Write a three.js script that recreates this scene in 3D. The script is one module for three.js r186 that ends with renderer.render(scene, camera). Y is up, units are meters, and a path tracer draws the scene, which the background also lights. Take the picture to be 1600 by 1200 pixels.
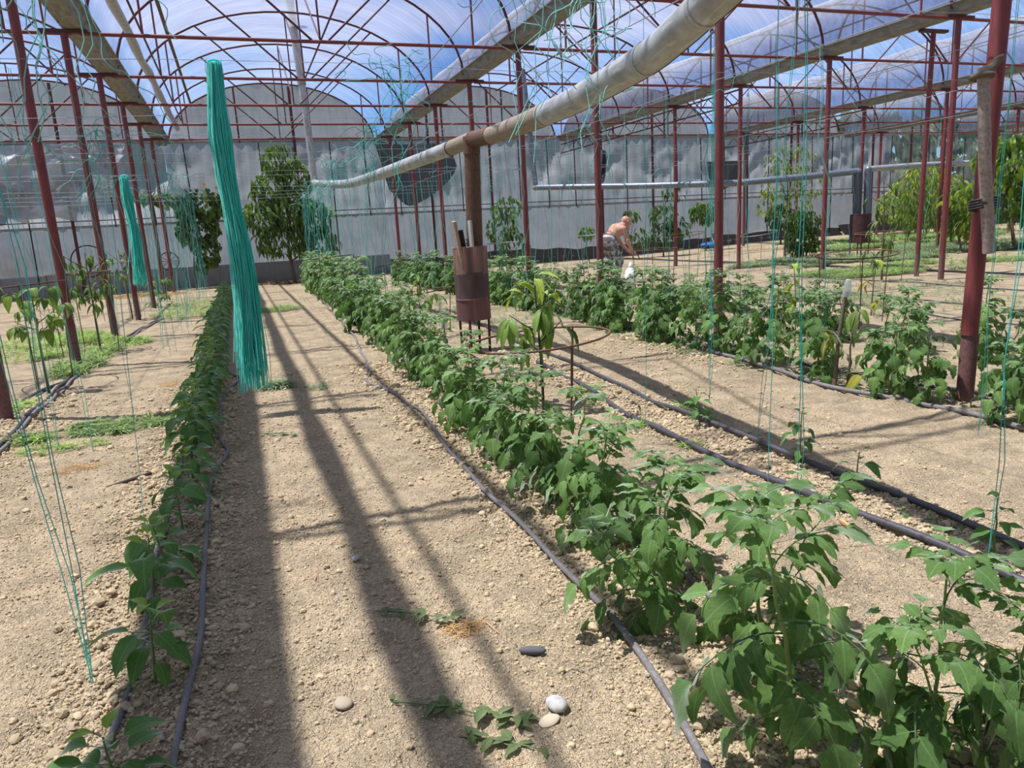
import * as THREE from 'three';
import { mergeGeometries, mergeVertices, toCreasedNormals } from 'three/addons/utils/BufferGeometryUtils.js';
import { RoundedBoxGeometry } from 'three/addons/geometries/RoundedBoxGeometry.js';
import { MarchingCubes } from 'three/addons/objects/MarchingCubes.js';
import { Sky } from 'three/addons/objects/Sky.js';

// ---------------------------------------------------------------- camera
const scene = new THREE.Scene();
const EYE = 1.25;                                   // phone held at chest height
const camera = new THREE.PerspectiveCamera(2 * Math.atan(600 / 1130) * 180 / Math.PI, 4 / 3, 0.05, 400);
camera.position.set(0, EYE, 0);
camera.quaternion.setFromRotationMatrix(new THREE.Matrix4().set(
  0.93519404, 0.12270565, -0.33219788, 0,
  -0.05391599, 0.97645091, 0.20889396, 0,
  0.35000739, -0.17744561, 0.91978687, 0,
  0, 0, 0, 1));
scene.add(camera);

// ---------------------------------------------------------------- sun, sky, exposure
const SUN = new THREE.Vector3(-0.335, 1, -0.14).normalize();   // high on the left, a little ahead of the camera, about 70 degrees up
const sky = new Sky();
sky.scale.setScalar(900);
sky.material.uniforms.turbidity.value = 1.8;
sky.material.uniforms.rayleigh.value = 1;
sky.material.uniforms.mieCoefficient.value = 0.001;
sky.material.uniforms.mieDirectionalG.value = 0.75;
sky.material.uniforms.sunPosition.value.copy(SUN);
sky.name = 'sky';
sky.userData = { kind: 'structure' };
scene.add(sky);
scene.environmentIntensity = 0.2;
const sun = new THREE.DirectionalLight(new THREE.Color(1, 0.95, 0.85), 16);
sun.position.copy(SUN).multiplyScalar(60).add(new THREE.Vector3(6, 0, -10));
sun.target.position.set(6, 0, -10);
sun.castShadow = true;
sun.shadow.radius = 1.3;
sun.shadow.mapSize.set(4096, 4096);
Object.assign(sun.shadow.camera, { left: -30, right: 30, top: 30, bottom: -30, near: 1, far: 140 });
scene.add(sun, sun.target);
const renderer = new THREE.WebGLRenderer({ antialias: true });
renderer.shadowMap.enabled = true;
renderer.toneMapping = THREE.LinearToneMapping;
renderer.toneMappingExposure = 0.69;

// ---------------------------------------------------------------- helpers
function rng(seed) { let a = seed >>> 0; return () => { a = (a + 0x6d2b79f5) | 0; let t = Math.imul(a ^ (a >>> 15), 1 | a); t = (t + Math.imul(t ^ (t >>> 7), 61 | t)) ^ t; return ((t ^ (t >>> 14)) >>> 0) / 4294967296; }; }
const V = (x, y, z) => new THREE.Vector3(x, y, z);
const lerp = (a, b, t) => a + (b - a) * t;
const clamp = (x, a, b) => Math.min(b, Math.max(a, x));
const sstep = (a, b, x) => { const t = clamp((x - a) / (b - a), 0, 1); return t * t * (3 - 2 * t); };
const hash2 = (i, j, s = 0) => { let h = (Math.imul(i | 0, 374761393) + Math.imul(j | 0, 668265263) + Math.imul(s | 0, 1274126177)) | 0; h = Math.imul(h ^ (h >>> 13), 1274126177); return ((h ^ (h >>> 16)) >>> 0) / 4294967296; };
function vnoise(x, y, s = 0, per = 0) {          // value noise, optionally periodic
  const i = Math.floor(x), j = Math.floor(y), u = x - i, v = y - j, a = u * u * (3 - 2 * u), b = v * v * (3 - 2 * v);
  const w = (k) => per ? ((k % per) + per) % per : k;
  return lerp(lerp(hash2(w(i), w(j), s), hash2(w(i + 1), w(j), s), a), lerp(hash2(w(i), w(j + 1), s), hash2(w(i + 1), w(j + 1), s), a), b);
}
function fbm(x, y, oct = 4, s = 0, per = 0) { let v = 0, a = 0.5; for (let k = 0; k < oct; k++) { v += a * vnoise(x, y, s + k, per); x *= 2; y *= 2; per *= 2; a *= 0.5; } return v; }
const ONES = ['', 'first', 'second', 'third', 'fourth', 'fifth', 'sixth', 'seventh', 'eighth', 'ninth', 'tenth', 'eleventh', 'twelfth', 'thirteenth', 'fourteenth', 'fifteenth', 'sixteenth', 'seventeenth', 'eighteenth', 'nineteenth'], TENS = ['', '', 'twent', 'thirt', 'fort', 'fift', 'sixt', 'sevent', 'eight', 'ninet'];
const ordinal = (n) => (n < 20 ? ONES[n] : n % 10 ? `${TENS[Math.floor(n / 10)]}y-${ONES[n % 10]}` : `${TENS[n / 10]}ieth`);
const used = new Map();
function numbered(name) { const n = used.get(name) || 0; used.set(name, n + 1); return n ? `${name}_${String(n).padStart(3, '0')}` : name; }
function merged(g) { if (!Array.isArray(g)) return g; if (g.length === 1) return g[0]; const flat = g.map((x) => (x.index ? x.toNonIndexed() : x)); for (const x of flat) for (const k of Object.keys(x.attributes)) if (!['position', 'normal', 'uv'].includes(k)) x.deleteAttribute(k); return mergeGeometries(flat); }
function mesh(name, g, mat, parent) { const m = new THREE.Mesh(merged(g), mat); m.name = name; m.castShadow = m.receiveShadow = true; if (parent) parent.add(m); return m; }
function tag(o, label, category, group, kind) { Object.assign(o.userData, { label, category }); if (group) o.userData.group = group; if (kind) o.userData.kind = kind; return o; }
function thing(name, label, category, pos = [0, 0, 0], group, turn = 0) { const o = new THREE.Group(); o.name = numbered(name); o.position.set(...pos); o.rotation.y = turn; scene.add(o); return tag(o, label, category, group); }
function solo(name, g, mat, label, category, group, kind) { const m = mesh(numbered(name), g, mat); scene.add(m); return tag(m, label, category, group, kind); }
function struct(name) { const o = new THREE.Group(); o.name = name; o.userData.kind = 'structure'; scene.add(o); return o; }
const Y1 = V(0, 1, 0);
function rod(a, b, r, seg = 8, r2 = r) {            // straight round bar between two points
  const d = b.clone().sub(a), L = d.length(), g = new THREE.CylinderGeometry(r2, r, L, seg, 1, false);
  g.translate(0, L / 2, 0); g.applyQuaternion(new THREE.Quaternion().setFromUnitVectors(Y1, d.normalize())); g.translate(a.x, a.y, a.z); return g;
}
function bar(a, b, w, h) {                          // straight square bar
  const d = b.clone().sub(a), L = d.length(), g = new THREE.BoxGeometry(w, L, h);
  g.translate(0, L / 2, 0); g.applyQuaternion(new THREE.Quaternion().setFromUnitVectors(Y1, d.normalize())); g.translate(a.x, a.y, a.z); return g;
}
function box(x0, x1, y0, y1, z0, z1) { const g = new THREE.BoxGeometry(x1 - x0, y1 - y0, z1 - z0); g.translate((x0 + x1) / 2, (y0 + y1) / 2, (z0 + z1) / 2); return g; }
function hose(pts, r, seg = 6, per = 4, closed = false) { const c = new THREE.CatmullRomCurve3(pts, closed, 'catmullrom', 0.5); return new THREE.TubeGeometry(c, Math.max(2, pts.length * per), r, seg, closed); }
// strip swept along points with a radius for each point: stems and twine
function taper(pts, radii, seg = 5) {
  const pos = [], nor = [], uv = [], idx = []; let n = V(0.31, 0.2, 0.93), L = 0;
  for (let i = 0; i < pts.length; i++) {
    const t = (pts[Math.min(i + 1, pts.length - 1)].clone().sub(pts[Math.max(i - 1, 0)])).normalize();
    n = n.clone().sub(t.clone().multiplyScalar(n.dot(t))).normalize(); const b = t.clone().cross(n);
    if (i) L += pts[i].distanceTo(pts[i - 1]);
    for (let k = 0; k <= seg; k++) {
      const a = k / seg * Math.PI * 2, d = n.clone().multiplyScalar(Math.cos(a)).addScaledVector(b, Math.sin(a)), r = Array.isArray(radii) ? radii[i] : radii;
      pos.push(pts[i].x + d.x * r, pts[i].y + d.y * r, pts[i].z + d.z * r); nor.push(d.x, d.y, d.z); uv.push(k / seg, L);
      if (i && k) { const p = i * (seg + 1) + k; idx.push(p - seg - 2, p - seg - 1, p - 1, p - 1, p - seg - 1, p); }
    }
  }
  const g = new THREE.BufferGeometry(); g.setAttribute('position', new THREE.Float32BufferAttribute(pos, 3)); g.setAttribute('normal', new THREE.Float32BufferAttribute(nor, 3)); g.setAttribute('uv', new THREE.Float32BufferAttribute(uv, 2)); g.setIndex(idx);
  return g;
}
// grid surface: f(u, v) -> [x, y, z]
function surface(nu, nv, f, uvf) {
  const pos = [], uv = [], idx = [];
  for (let j = 0; j <= nv; j++) for (let i = 0; i <= nu; i++) { const p = f(i / nu, j / nv); pos.push(...p); uv.push(...(uvf ? uvf(i / nu, j / nv) : [i / nu, j / nv])); }
  for (let j = 0; j < nv; j++) for (let i = 0; i < nu; i++) { const a = j * (nu + 1) + i; idx.push(a, a + 1, a + nu + 1, a + 1, a + nu + 2, a + nu + 1); }
  const g = new THREE.BufferGeometry(); g.setAttribute('position', new THREE.Float32BufferAttribute(pos, 3)); g.setAttribute('uv', new THREE.Float32BufferAttribute(uv, 2)); g.setIndex(idx); g.computeVertexNormals(); return g;
}
function dataTex(n, fn, srgb = true, m = n) {       // fn(x, y) -> [r, g, b] 0..1
  const d = new Uint8Array(n * m * 4);
  for (let y = 0; y < m; y++) for (let x = 0; x < n; x++) { const c = fn(x, y), o = (y * n + x) * 4; for (let k = 0; k < 3; k++) d[o + k] = clamp(c[k], 0, 1) * 255; d[o + 3] = 255; }
  const t = new THREE.DataTexture(d, n, m); t.wrapS = t.wrapT = THREE.RepeatWrapping; t.magFilter = t.minFilter = THREE.LinearFilter; if (srgb) t.colorSpace = THREE.SRGBColorSpace; t.needsUpdate = true; return t;
}
function rep(t, u, v = u) { const c = t.clone(); c.repeat.set(u, v); c.needsUpdate = true; return c; }
const std = (o) => new THREE.MeshStandardMaterial(o);
const phys = (o) => new THREE.MeshPhysicalMaterial(o);
const C = (r, g, b) => new THREE.Color().setRGB(r, g, b);   // linear base colours

// ---------------------------------------------------------------- materials of the building
const wearT = dataTex(256, (x, y) => { const n = fbm(x / 16, y / 16, 4, 3, 16), s = vnoise(x / 4, y / 32, 9, 64), v = 0.72 + 0.4 * n + (s > 0.8 ? 0.12 : 0); return [v, v * 0.98, v * 0.97]; });
const M = {
  red: std({ color: C(0.21, 0.045, 0.045), roughness: 0.55, map: rep(wearT, 2, 3) }),
  dusty: std({ color: C(0.2, 0.1, 0.095), roughness: 0.85, map: rep(wearT, 2, 2) }),
  darkred: std({ color: C(0.1, 0.024, 0.027), roughness: 0.6, map: rep(wearT, 2, 3) }),
  black: std({ color: C(0.02, 0.02, 0.022), roughness: 0.6 }),
  zinc: std({ color: C(0.34, 0.34, 0.32), roughness: 0.55, metalness: 0.35, map: rep(wearT, 1, 6) }),
  gutter: std({ color: C(0.25, 0.25, 0.225), roughness: 0.65, metalness: 0.15, map: rep(wearT, 1, 0.5) }),
  rolled: std({ color: C(0.5, 0.5, 0.5), roughness: 0.5, map: rep(wearT, 1, 4) }),
  brownwood: std({ color: C(0.16, 0.1, 0.05), roughness: 0.8, map: rep(wearT, 1, 6) }),
  wire: std({ color: C(0.3, 0.31, 0.32), roughness: 0.45, metalness: 0.4 }),
};
// plastic film: grime in streaks that run down the sheet
const filmT = dataTex(512, (x, y) => { const s = fbm(x / 8, y / 128, 3, 21, 64), c = fbm(x / 64, y / 64, 4, 31, 8), k = 0.86 + 0.14 * s + 0.1 * (c - 0.5); return [k * 0.985, k * 0.99, k]; });
const filmR = dataTex(512, (x, y) => { const s = fbm(x / 6, y / 102.4, 3, 41, 85), c = fbm(x / 64, y / 64, 4, 51, 8), k = clamp(0.82 + 0.3 * (s - 0.45) + 0.2 * (c - 0.45), 0.1, 1); return [k, k, k]; }, false);
const film = (o) => phys({ transmission: 1, thickness: 0, ior: 1.28, specularIntensity: 0.7, side: THREE.DoubleSide, roughnessMap: filmR, map: filmT, ...o });
M.roof = film({ color: C(0.85, 0.87, 0.96), roughness: 0.5 });
M.wall = film({ color: C(0.31, 0.31, 0.335), roughness: 1, roughnessMap: null });
M.wallClear = film({ color: C(0.72, 0.76, 0.74), roughness: 0.6 });
M.skirt = std({ color: C(0.3, 0.3, 0.31), roughness: 0.6, map: filmT });
M.draped = phys({ color: C(0.5, 0.5, 0.52), roughness: 0.55, transmission: 0.5, thickness: 0, side: THREE.DoubleSide });
// ---------------------------------------------------------------- the greenhouse: bays 6.57 m wide, frames every 2.76 m
const GX = [-8.29, -1.72, 4.86, 11.42, 17.98, 24.54, 31.1, 37.66];    // gutters
const FZ = [-23.1, -20.35, -17.6, -14.85, -12.1, -9.32, -6.58, -3.76, -1.0];   // frames, rear to front
const ZR = -25.2, ZF = 4.2, YG = 4.34, YT = 4.2, RISE = 1.78;
const archY = (xm, hw, x) => YG + RISE * Math.sqrt(Math.max(0, 1 - ((x - xm) / hw) ** 2));
const bayOf = ['far left bay', 'path', 'worker', 'second stove', 'fifth bay', 'sixth bay', 'rightmost bay'];
const rowOf = ['far left', 'leftmost', 'second from left', 'third from left', 'fourth from left', 'fifth from left', 'sixth from left', 'rightmost'];

// ground level: rises a little towards the far right
const groundY = (x, z) => 0.0 + 0.25 * sstep(10, 24, x) * sstep(-9, -20, z);

// roof film, one sheet per bay
const ceiling = struct('ceiling');
for (let b = 0; b < GX.length - 1; b++) {
  const a = GX[b] + 0.17, c = GX[b + 1] - 0.17, xm = (a + c) / 2, hw = (c - a) / 2, nz = 42;
  const g = surface(28, nz, (u, v) => {
    const an = Math.PI * (1 - u), z = lerp(ZR, ZF, v), x = xm + hw * 1.005 * Math.cos(an), k = Math.abs(((z - FZ[0]) / 2.76) % 1);
    const sag = -0.05 * Math.sin(Math.PI * k) * Math.sin(an) + 0.02 * (fbm(x * 1.3, z * 0.9, 2, b) - 0.5);
    return [x, YG + 0.03 + (RISE + 0.02) * Math.sin(an) + sag, z];
  }, (u, v) => [v * 9, u * 1.4 + b * 0.37]);
  mesh('film_sheet', g, M.roof, ceiling);
}

// gutters
const gs = new THREE.Shape(); [[-0.2, 0.15], [-0.12, 0], [0.12, 0], [0.2, 0.15], [0.24, 0.15], [0.24, 0.165], [0.19, 0.165], [0.11, 0.012], [-0.11, 0.012], [-0.19, 0.165], [-0.24, 0.165], [-0.24, 0.15]].forEach(([x, y], i) => (i ? gs.lineTo(x, y) : gs.moveTo(x, y)));
const gutterG = new THREE.ExtrudeGeometry(gs, { depth: ZF - ZR - 0.7, bevelEnabled: false }); 
for (let i = 1; i < GX.length - 1; i++) {
  const o = thing('gutter', `long grey galvanized roof gutter on top of the ${rowOf[i]} row of posts`, 'gutter', [GX[i], YT + 0.05, ZR + 0.35], 'roof gutters');
  mesh('channel', gutterG, M.gutter, o);
}

// posts
function post(x, z, top, r, label, lean = 0, mat = M.red) {
  const y = groundY(x, z), o = thing('steel_post', label, 'post', [x, y, z], 'red steel posts');
  mesh('pole', rod(V(0, 0.42, 0), V(lean, top - y, 0), r, 14), mat, o);
  mesh('pole_foot', rod(V(0, -0.08, 0), V(lean * 0.1, 0.42, 0), r * 1.01, 14), M.dusty, o);
  if (top > 4) mesh('cap_plate', [box(lean - 0.3, lean + 0.3, top - y, top - y + 0.045, -0.05, 0.05)], M.darkred, o);
  return o;
}
const PX = [null, -1.86, 4.8, 11.42, 17.98, 24.54, 31.1];
for (let r = 1; r < PX.length; r++) FZ.forEach((z, i) => {
  const near = (r === 1 && z > -5) || (r === 2 && z > -3) || (r >= 3 && z > [0, 0, 0, -7, -11, -13, -17][r]);
  if (near) return;
  if (r === 2 && i === 7) { post(4.38, -3.34, 4.2, 0.052, 'thick red steel post at the right with a wooden pole tied to it', 0.1); return; }
  if (r === 3 && (i === 0 || i === 1)) return;            // a lattice girder spans here
  post(PX[r], z, YT, 0.048, `red steel post, ${ordinal(i + 1)} from the rear wall in the ${rowOf[r]} row of posts`);
});
post(11.75, -10.1, 4.2, 0.042, 'slim red post leaning beside a twin behind the tied wooden pole', 0.05, M.red);

// roof trusses: arch, tie bar and web of each bay
const archR = 0.024;
FZ.forEach((z, i) => {
  for (let b = 0; b < GX.length - 1; b++) {
    const a = GX[b] + 0.17, c = GX[b + 1] - 0.17, xm = (a + c) / 2, hw = (c - a) / 2;
    if ((b === 0 && z > -4) || (b >= 3 && z > -4) || (b >= 4 && z > -8)) continue;
    const o = thing('roof_truss', `red arched roof truss, ${ordinal(i + 1)} from the rear wall, above the ${bayOf[b]}`, 'truss', [xm, YT, z], 'red roof trusses');
    const P = (x, y) => V(x, y - YT, 0), A = (x) => P(x, archY(0, hw, x));
    const pts = []; for (let k = 0; k <= 24; k++) { const t = Math.PI * (1 - k / 24); pts.push(P(hw * Math.cos(t), YG + RISE * Math.sin(t))); }
    mesh('arch', taper(pts, archR, 6), M.darkred, o);
    mesh('tie_bar', rod(P(-hw - 0.12, YT), P(hw + 0.12, YT), 0.027, 8), M.red, o);
    mesh('king_post', rod(P(0, YT), A(0), 0.016, 6), M.darkred, o);
    for (const s of [-1, 1]) {
      mesh('diagonal', rod(P(0.1 * s, YT), A(1.85 * s), 0.018, 6), M.darkred, o);
      mesh('strut', rod(P(2.45 * s, YT), A(2.45 * s), 0.018, 6), M.red, o);
    }
    if (i > 0 && i < 7) mesh('brace', rod(A(0), V(0.02, 0, 2.7), 0.014, 5), M.darkred, o);
  }
});

// purlins that run the length of a bay
function run(name, x, y, r, mat, label, seg = 8, sag = 0) {
  const pts = []; for (let k = 0; k <= 22; k++) { const z = lerp(ZR + 0.05, 1.5, k / 22); pts.push(V(x, y + sag * Math.sin(k * 1.7), z)); }
  return solo(name, taper(pts, r, seg), mat, label, 'purlin', 'roof purlins');
}
for (let b = 0; b < GX.length - 1; b++) {
  const a = GX[b] + 0.17, c = GX[b + 1] - 0.17, xm = (a + c) / 2, hw = (c - a) / 2;
  run('purlin', xm + 0.95, archY(xm, hw, xm + 0.95) - 0.05, 0.022, M.darkred, `dark red ridge purlin right of the crown above the ${bayOf[b]}`);
  if (b > 1) run('purlin', xm - 2.2, archY(xm, hw, xm - 2.2) - 0.05, 0.018, M.darkred, `dark red side purlin left of the crown above the ${bayOf[b]}`);
}
run('wooden_purlin', -0.78, archY(1.57, 3.12, -0.78) - 0.06, 0.035, M.brownwood, 'brown weathered wooden purlin above the pepper row', 7, 0.01);
solo('vent_roll', taper(Array.from({ length: 25 }, (_, k) => V(-1.26 + 0.012 * Math.sin(k * 2.1), 4.78 + 0.02 * Math.sin(k * 1.3), lerp(ZR + 0.1, 1.5, k / 24))), Array.from({ length: 25 }, (_, k) => 0.075 + 0.012 * Math.sin(k * 2.9)), 10), M.rolled, 'pale rolled-up plastic film of the roof vent beside the leftmost gutter', 'film roll');
run('purlin', -1.12, 5.02, 0.02, M.darkred, 'thin dark purlin just above the pale vent film roll');

// lattice girders where rear posts are missing
for (const [gi, zb, what] of [[3, -14.85, 'third from left'], [4, -17.6, 'fourth from left']]) {
  const x = GX[gi], o = thing('lattice_girder', `red zigzag lattice girder under the rear end of the ${what} gutter`, 'girder', [x, 3.85, ZR + 0.2]);
  const L = zb - ZR - 0.2, n = Math.round(L / 0.42);
  mesh('bottom_chord', rod(V(0, 0, 0), V(0, 0, L), 0.02, 6), M.darkred, o);
  mesh('top_chord', rod(V(0, 0.3, 0), V(0, 0.3, L), 0.02, 6), M.darkred, o);
  for (let k = 0; k < n; k++) mesh('lacing', rod(V(0, k % 2 ? 0.3 : 0, L * k / n), V(0, k % 2 ? 0 : 0.3, L * (k + 1) / n), 0.011, 5), M.darkred, o);
}
// ---------------------------------------------------------------- rear wall: skirting, film panels, gables, rails and studs
const wallRear = struct('wall_rear');
for (let b = 0; b < GX.length - 1; b++) {
  const x0 = GX[b], x1 = GX[b + 1], xm = (x0 + x1) / 2, hw = (x1 - x0) / 2 - 0.17;
  const gy0 = Math.min(groundY(x0, ZR), groundY(x1, ZR));
  const gm = b < 5 ? M.wall : M.wallClear;
  const gg = surface(26, 8, (u, v) => { const t = Math.PI * (1 - u), x = xm + hw * Math.cos(t); return [x, lerp(YG + 0.05, YG + 0.02 + RISE * Math.sin(t), v), ZR + 0.03 * Math.sin(x * 5 + v * 2) * v]; }, (u, v) => [u * 1.6 + b * 0.3, v * 0.8]);
  mesh('gable_film', gg, gm, wallRear);
  const parts = b === 5 ? [[x0, 27.4, M.wall], [27.4, x1, M.wallClear]] : [[x0, x1, b > 5 ? M.wallClear : M.wall]];
  for (const [xa, xb, m] of parts) {
    const crumple = b === 0 ? 1 : 0.35;
    const n = Math.max(8, Math.round((xb - xa) * 9));
    const g = surface(n, 20, (u, v) => {
      const x = lerp(xa, xb, u), y = lerp(2.0, YG + 0.06, v), e = Math.sin(Math.PI * v), w = fbm(x * 0.9 + y * 0.6, y * 0.8 - x * 0.3, 3, 5 + b), f2 = 1 - Math.abs(2 * fbm(x * 0.8 - y * 0.7, y * 0.5 + x * 0.4, 3, 77 + b) - 1);
      return [x, y, ZR + 0.02 + crumple * e * (0.3 * (w - 0.5) + 0.26 * Math.pow(f2, 4)) + 0.012 * Math.sin(x * 16)];
    }, (u, v) => [lerp(xa, xb, u) * 0.5, v * 0.9]);
    mesh('wall_film', g, m, wallRear);
  }
  // lower sheet and plinth
  const ls = surface(40, 6, (u, v) => { const x = lerp(x0, x1, u); return [x, lerp(b < 2 ? 0.62 : gy0 + 0.3, 2.0, v), ZR + 0.02 + 0.05 * (fbm(x * 1.1, v * 2, 3, 8) - 0.5)]; }, (u, v) => [u * 3.2 + b * 0.4, v]);
  mesh('lower_sheet', ls, b >= 6 ? M.wallClear : M.wall, wallRear);
  if (b < 2) mesh('plinth', surface(40, 4, (u, v) => { const x = lerp(x0, x1, u); return [x, lerp(-0.1, 0.64, v), ZR + 0.09 + 0.05 * Math.sin(v * 2.6) + 0.03 * (fbm(x * 1.5, v * 2, 3, 18) - 0.5)]; }, (u, v) => [u * 3, v * 0.5]), M.skirt, wallRear);
  else mesh('earth_bank', surface(40, 6, (u, v) => { const x = lerp(x0, x1, u); return [x, gy0 - 0.15 + (0.5 + 0.25 * fbm(x, 1, 3, 4)) * v, ZR + 0.55 - 0.5 * v + 0.16 * (fbm(x * 2, v * 3, 3, 6) - 0.5)]; }, (u, v) => [u * 6, v]), std({ color: C(0.09, 0.07, 0.055), roughness: 1 }), wallRear);
  if (b === 0) for (const [dx, dy, w, h, sd] of [[1.6, 4.3, 3.2, 2.1, 3], [4.4, 4.35, 2.4, 1.5, 8], [3.2, 3.4, 2.2, 1.2, 11]]) mesh('draped_film', surface(40, 26, (u, v) => { const x = x0 + dx + (u - 0.5) * w * (1 - 0.25 * v), f = fbm(u * 5 + v * 4, v * 2.2 - u * 3, 3, sd), r = 1 - Math.abs(2 * fbm(u * 4 - v * 3, v * 3 + u, 3, sd + 5) - 1); return [x + 0.12 * (f - 0.5), dy - h * v * (0.7 + 0.5 * vnoise(u * 3, 0.5, sd)), ZR + 0.3 + 0.25 * Math.pow(r, 3) + 0.25 * (f - 0.5)]; }), M.draped, wallRear);
  mesh('header_rail', rod(V(x0, YG + 0.06, ZR + 0.1), V(x1, YG + 0.06, ZR + 0.1), 0.045, 8), M.zinc, wallRear);
  mesh('girt', rod(V(x0, 2.0, ZR + 0.12), V(x1, 2.0, ZR + 0.12), 0.035, 8), M.zinc, wallRear);
  mesh('girt', rod(V(x0, 2.17, ZR + 0.16), V(x1, 2.17, ZR + 0.16), 0.016, 6), M.darkred, wallRear);
  for (let k = 0; k < 6; k++) {
    const x = x0 + (k + 0.5) * (x1 - x0) / 6, R = hash2(b, k, 3);
    if (k % 2 === 0 || k === 5) mesh('stud', rod(V(x + 0.12 * (R - 0.5), R > 0.35 ? 1.95 : 0.4, ZR + 0.16), V(x, YG, ZR + 0.12), 0.02, 6), M.black, wallRear);
    else mesh('wall_post', rod(V(x, gy0 - 0.05, ZR + 0.18), V(x, k === 1 ? 6 : YG + (RISE - 0.1), ZR + 0.14), 0.045, 8), M.darkred, wallRear);
  }
  for (const s of [-1, 1]) mesh('gable_strut', rod(V(xm + s * 1.1, YG, ZR + 0.12), V(xm + s * 1.1, archY(xm, hw, xm + s * 1.1), ZR + 0.1), 0.03, 6), M.darkred, wallRear);
  const pts = []; for (let k = 0; k <= 24; k++) { const t = Math.PI * (1 - k / 24); pts.push(V(xm + hw * Math.cos(t), YG + RISE * Math.sin(t), ZR + 0.08)); }
  mesh('gable_arch', taper(pts, 0.028, 6), M.darkred, wallRear);
}
// the other three sides, outside the frame
function sheet(name, a, b, mat) { const o = struct(name), L = a.distanceTo(b); mesh('wall_film', surface(12, 6, (u, v) => [lerp(a.x, b.x, u), lerp(-0.1, 4.4, v), lerp(a.z, b.z, u)], (u, v) => [u * L * 0.3, v]), mat, o); return o; }
sheet('wall_left', V(GX[0], 0, ZF), V(GX[0], 0, ZR), M.wall);
sheet('wall_right', V(GX[7], 0, ZF), V(GX[7], 0, ZR), M.wallClear);
sheet('wall_front', V(GX[0], 0, ZF), V(GX[7], 0, ZF), M.wall);
// ---------------------------------------------------------------- soil
const soilT = dataTex(1024, (x, y) => {
  const a = fbm(x / 128, y / 128, 4, 1, 8), b = fbm(x / 16, y / 16, 3, 11, 64), c = hash2(x, y, 5), d = vnoise(x / 5, y / 5, 13, 0);
  let v = 0.66 + 0.2 * (a - 0.47) + 0.18 * (b - 0.45) + 0.1 * (c - 0.5) + 0.1 * (d - 0.5);
  const pale = vnoise(x / 9, y / 9, 19) > 0.86 ? 0.07 : 0;
  v += pale;
  return [v * 1.04, v * 0.935, v * 0.775 + pale * 0.4];
});
const soilB = dataTex(1024, (x, y) => { const v = 0.55 * fbm(x / 12, y / 12, 4, 61, 85) + 0.3 * vnoise(x / 4, y / 4, 71) + 0.25 * Math.abs(2 * vnoise(x / 24, y / 24, 81) - 1); return [v, v, v]; }, false);
M.soil = std({ color: C(0.98, 0.965, 0.925), roughness: 1, map: rep(soilT, 1, 1), bumpMap: rep(soilB, 1.7, 1.7), bumpScale: 0.02 });
// dug strips under the plant rows are lower and cloddier
const beds = [[-0.42, 0.34], [1.22, 0.4], [2.46, 0.28], [4.25, 0.5], [-1.85, 0.4]];
function bedness(x) { let v = 0; for (const [c, w] of beds) v = Math.max(v, 1 - sstep(0.45 * w, w * 1.15, Math.abs(x - c))); return v; }
function clodH(x, z) {
  const bd = bedness(x + 0.08 * (vnoise(z * 2, 3.3, 4) - 0.5));
  let h = 0.05 * (fbm(x * 0.9, z * 0.9, 3, 101) - 0.45);
  const p = fbm(x * 7, z * 7, 3, 111); h += (0.012 + 0.03 * bd) * (p - 0.45);
  // rounded clods: cellular bumps at two sizes
  for (const [f, a, s] of [[14, 0.016, 1], [30, 0.011, 2], [62, 0.007, 3]]) {
    const X = x * f, Z = z * f, i = Math.floor(X), j = Math.floor(Z); let best = 0;
    for (let dj = -1; dj <= 1; dj++) for (let di = -1; di <= 1; di++) {
      const r = hash2(i + di, j + dj, s * 7), px = i + di + hash2(i + di, j + dj, s * 7 + 1), pz = j + dj + hash2(i + di, j + dj, s * 7 + 2), q = Math.max(0, 1 - ((X - px) ** 2 + (Z - pz) ** 2) / (0.25 + 0.5 * r));
      best = Math.max(best, Math.sqrt(q) * (0.35 + 0.65 * r));
    }
    h += a * best * (0.55 + 0.9 * bd) * (0.5 + fbm(x * 1.7, z * 1.7, 2, 120 + s));
  }
  return h - 0.018 - 0.02 * bd;
}
function lines(lo, a, b, hi, step, grow, most) {   // grid lines: even between a and b, widening outside
  const out = []; for (let v = a; v <= b; v += step) out.push(v);
  let s = step, v = a; while (v > lo) { s = Math.min(s * grow, most); v -= s; out.unshift(v); }
  s = step; v = out[out.length - 1]; while (v < hi) { s = Math.min(s * grow, most); v += s; out.push(v); }
  return out;
}
const gxs = lines(-60, -1.3, 2.0, 70, 0.0125, 1.035, 3), gzs = lines(-70, -3.6, -0.9, 30, 0.0125, 1.03, 3);
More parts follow.
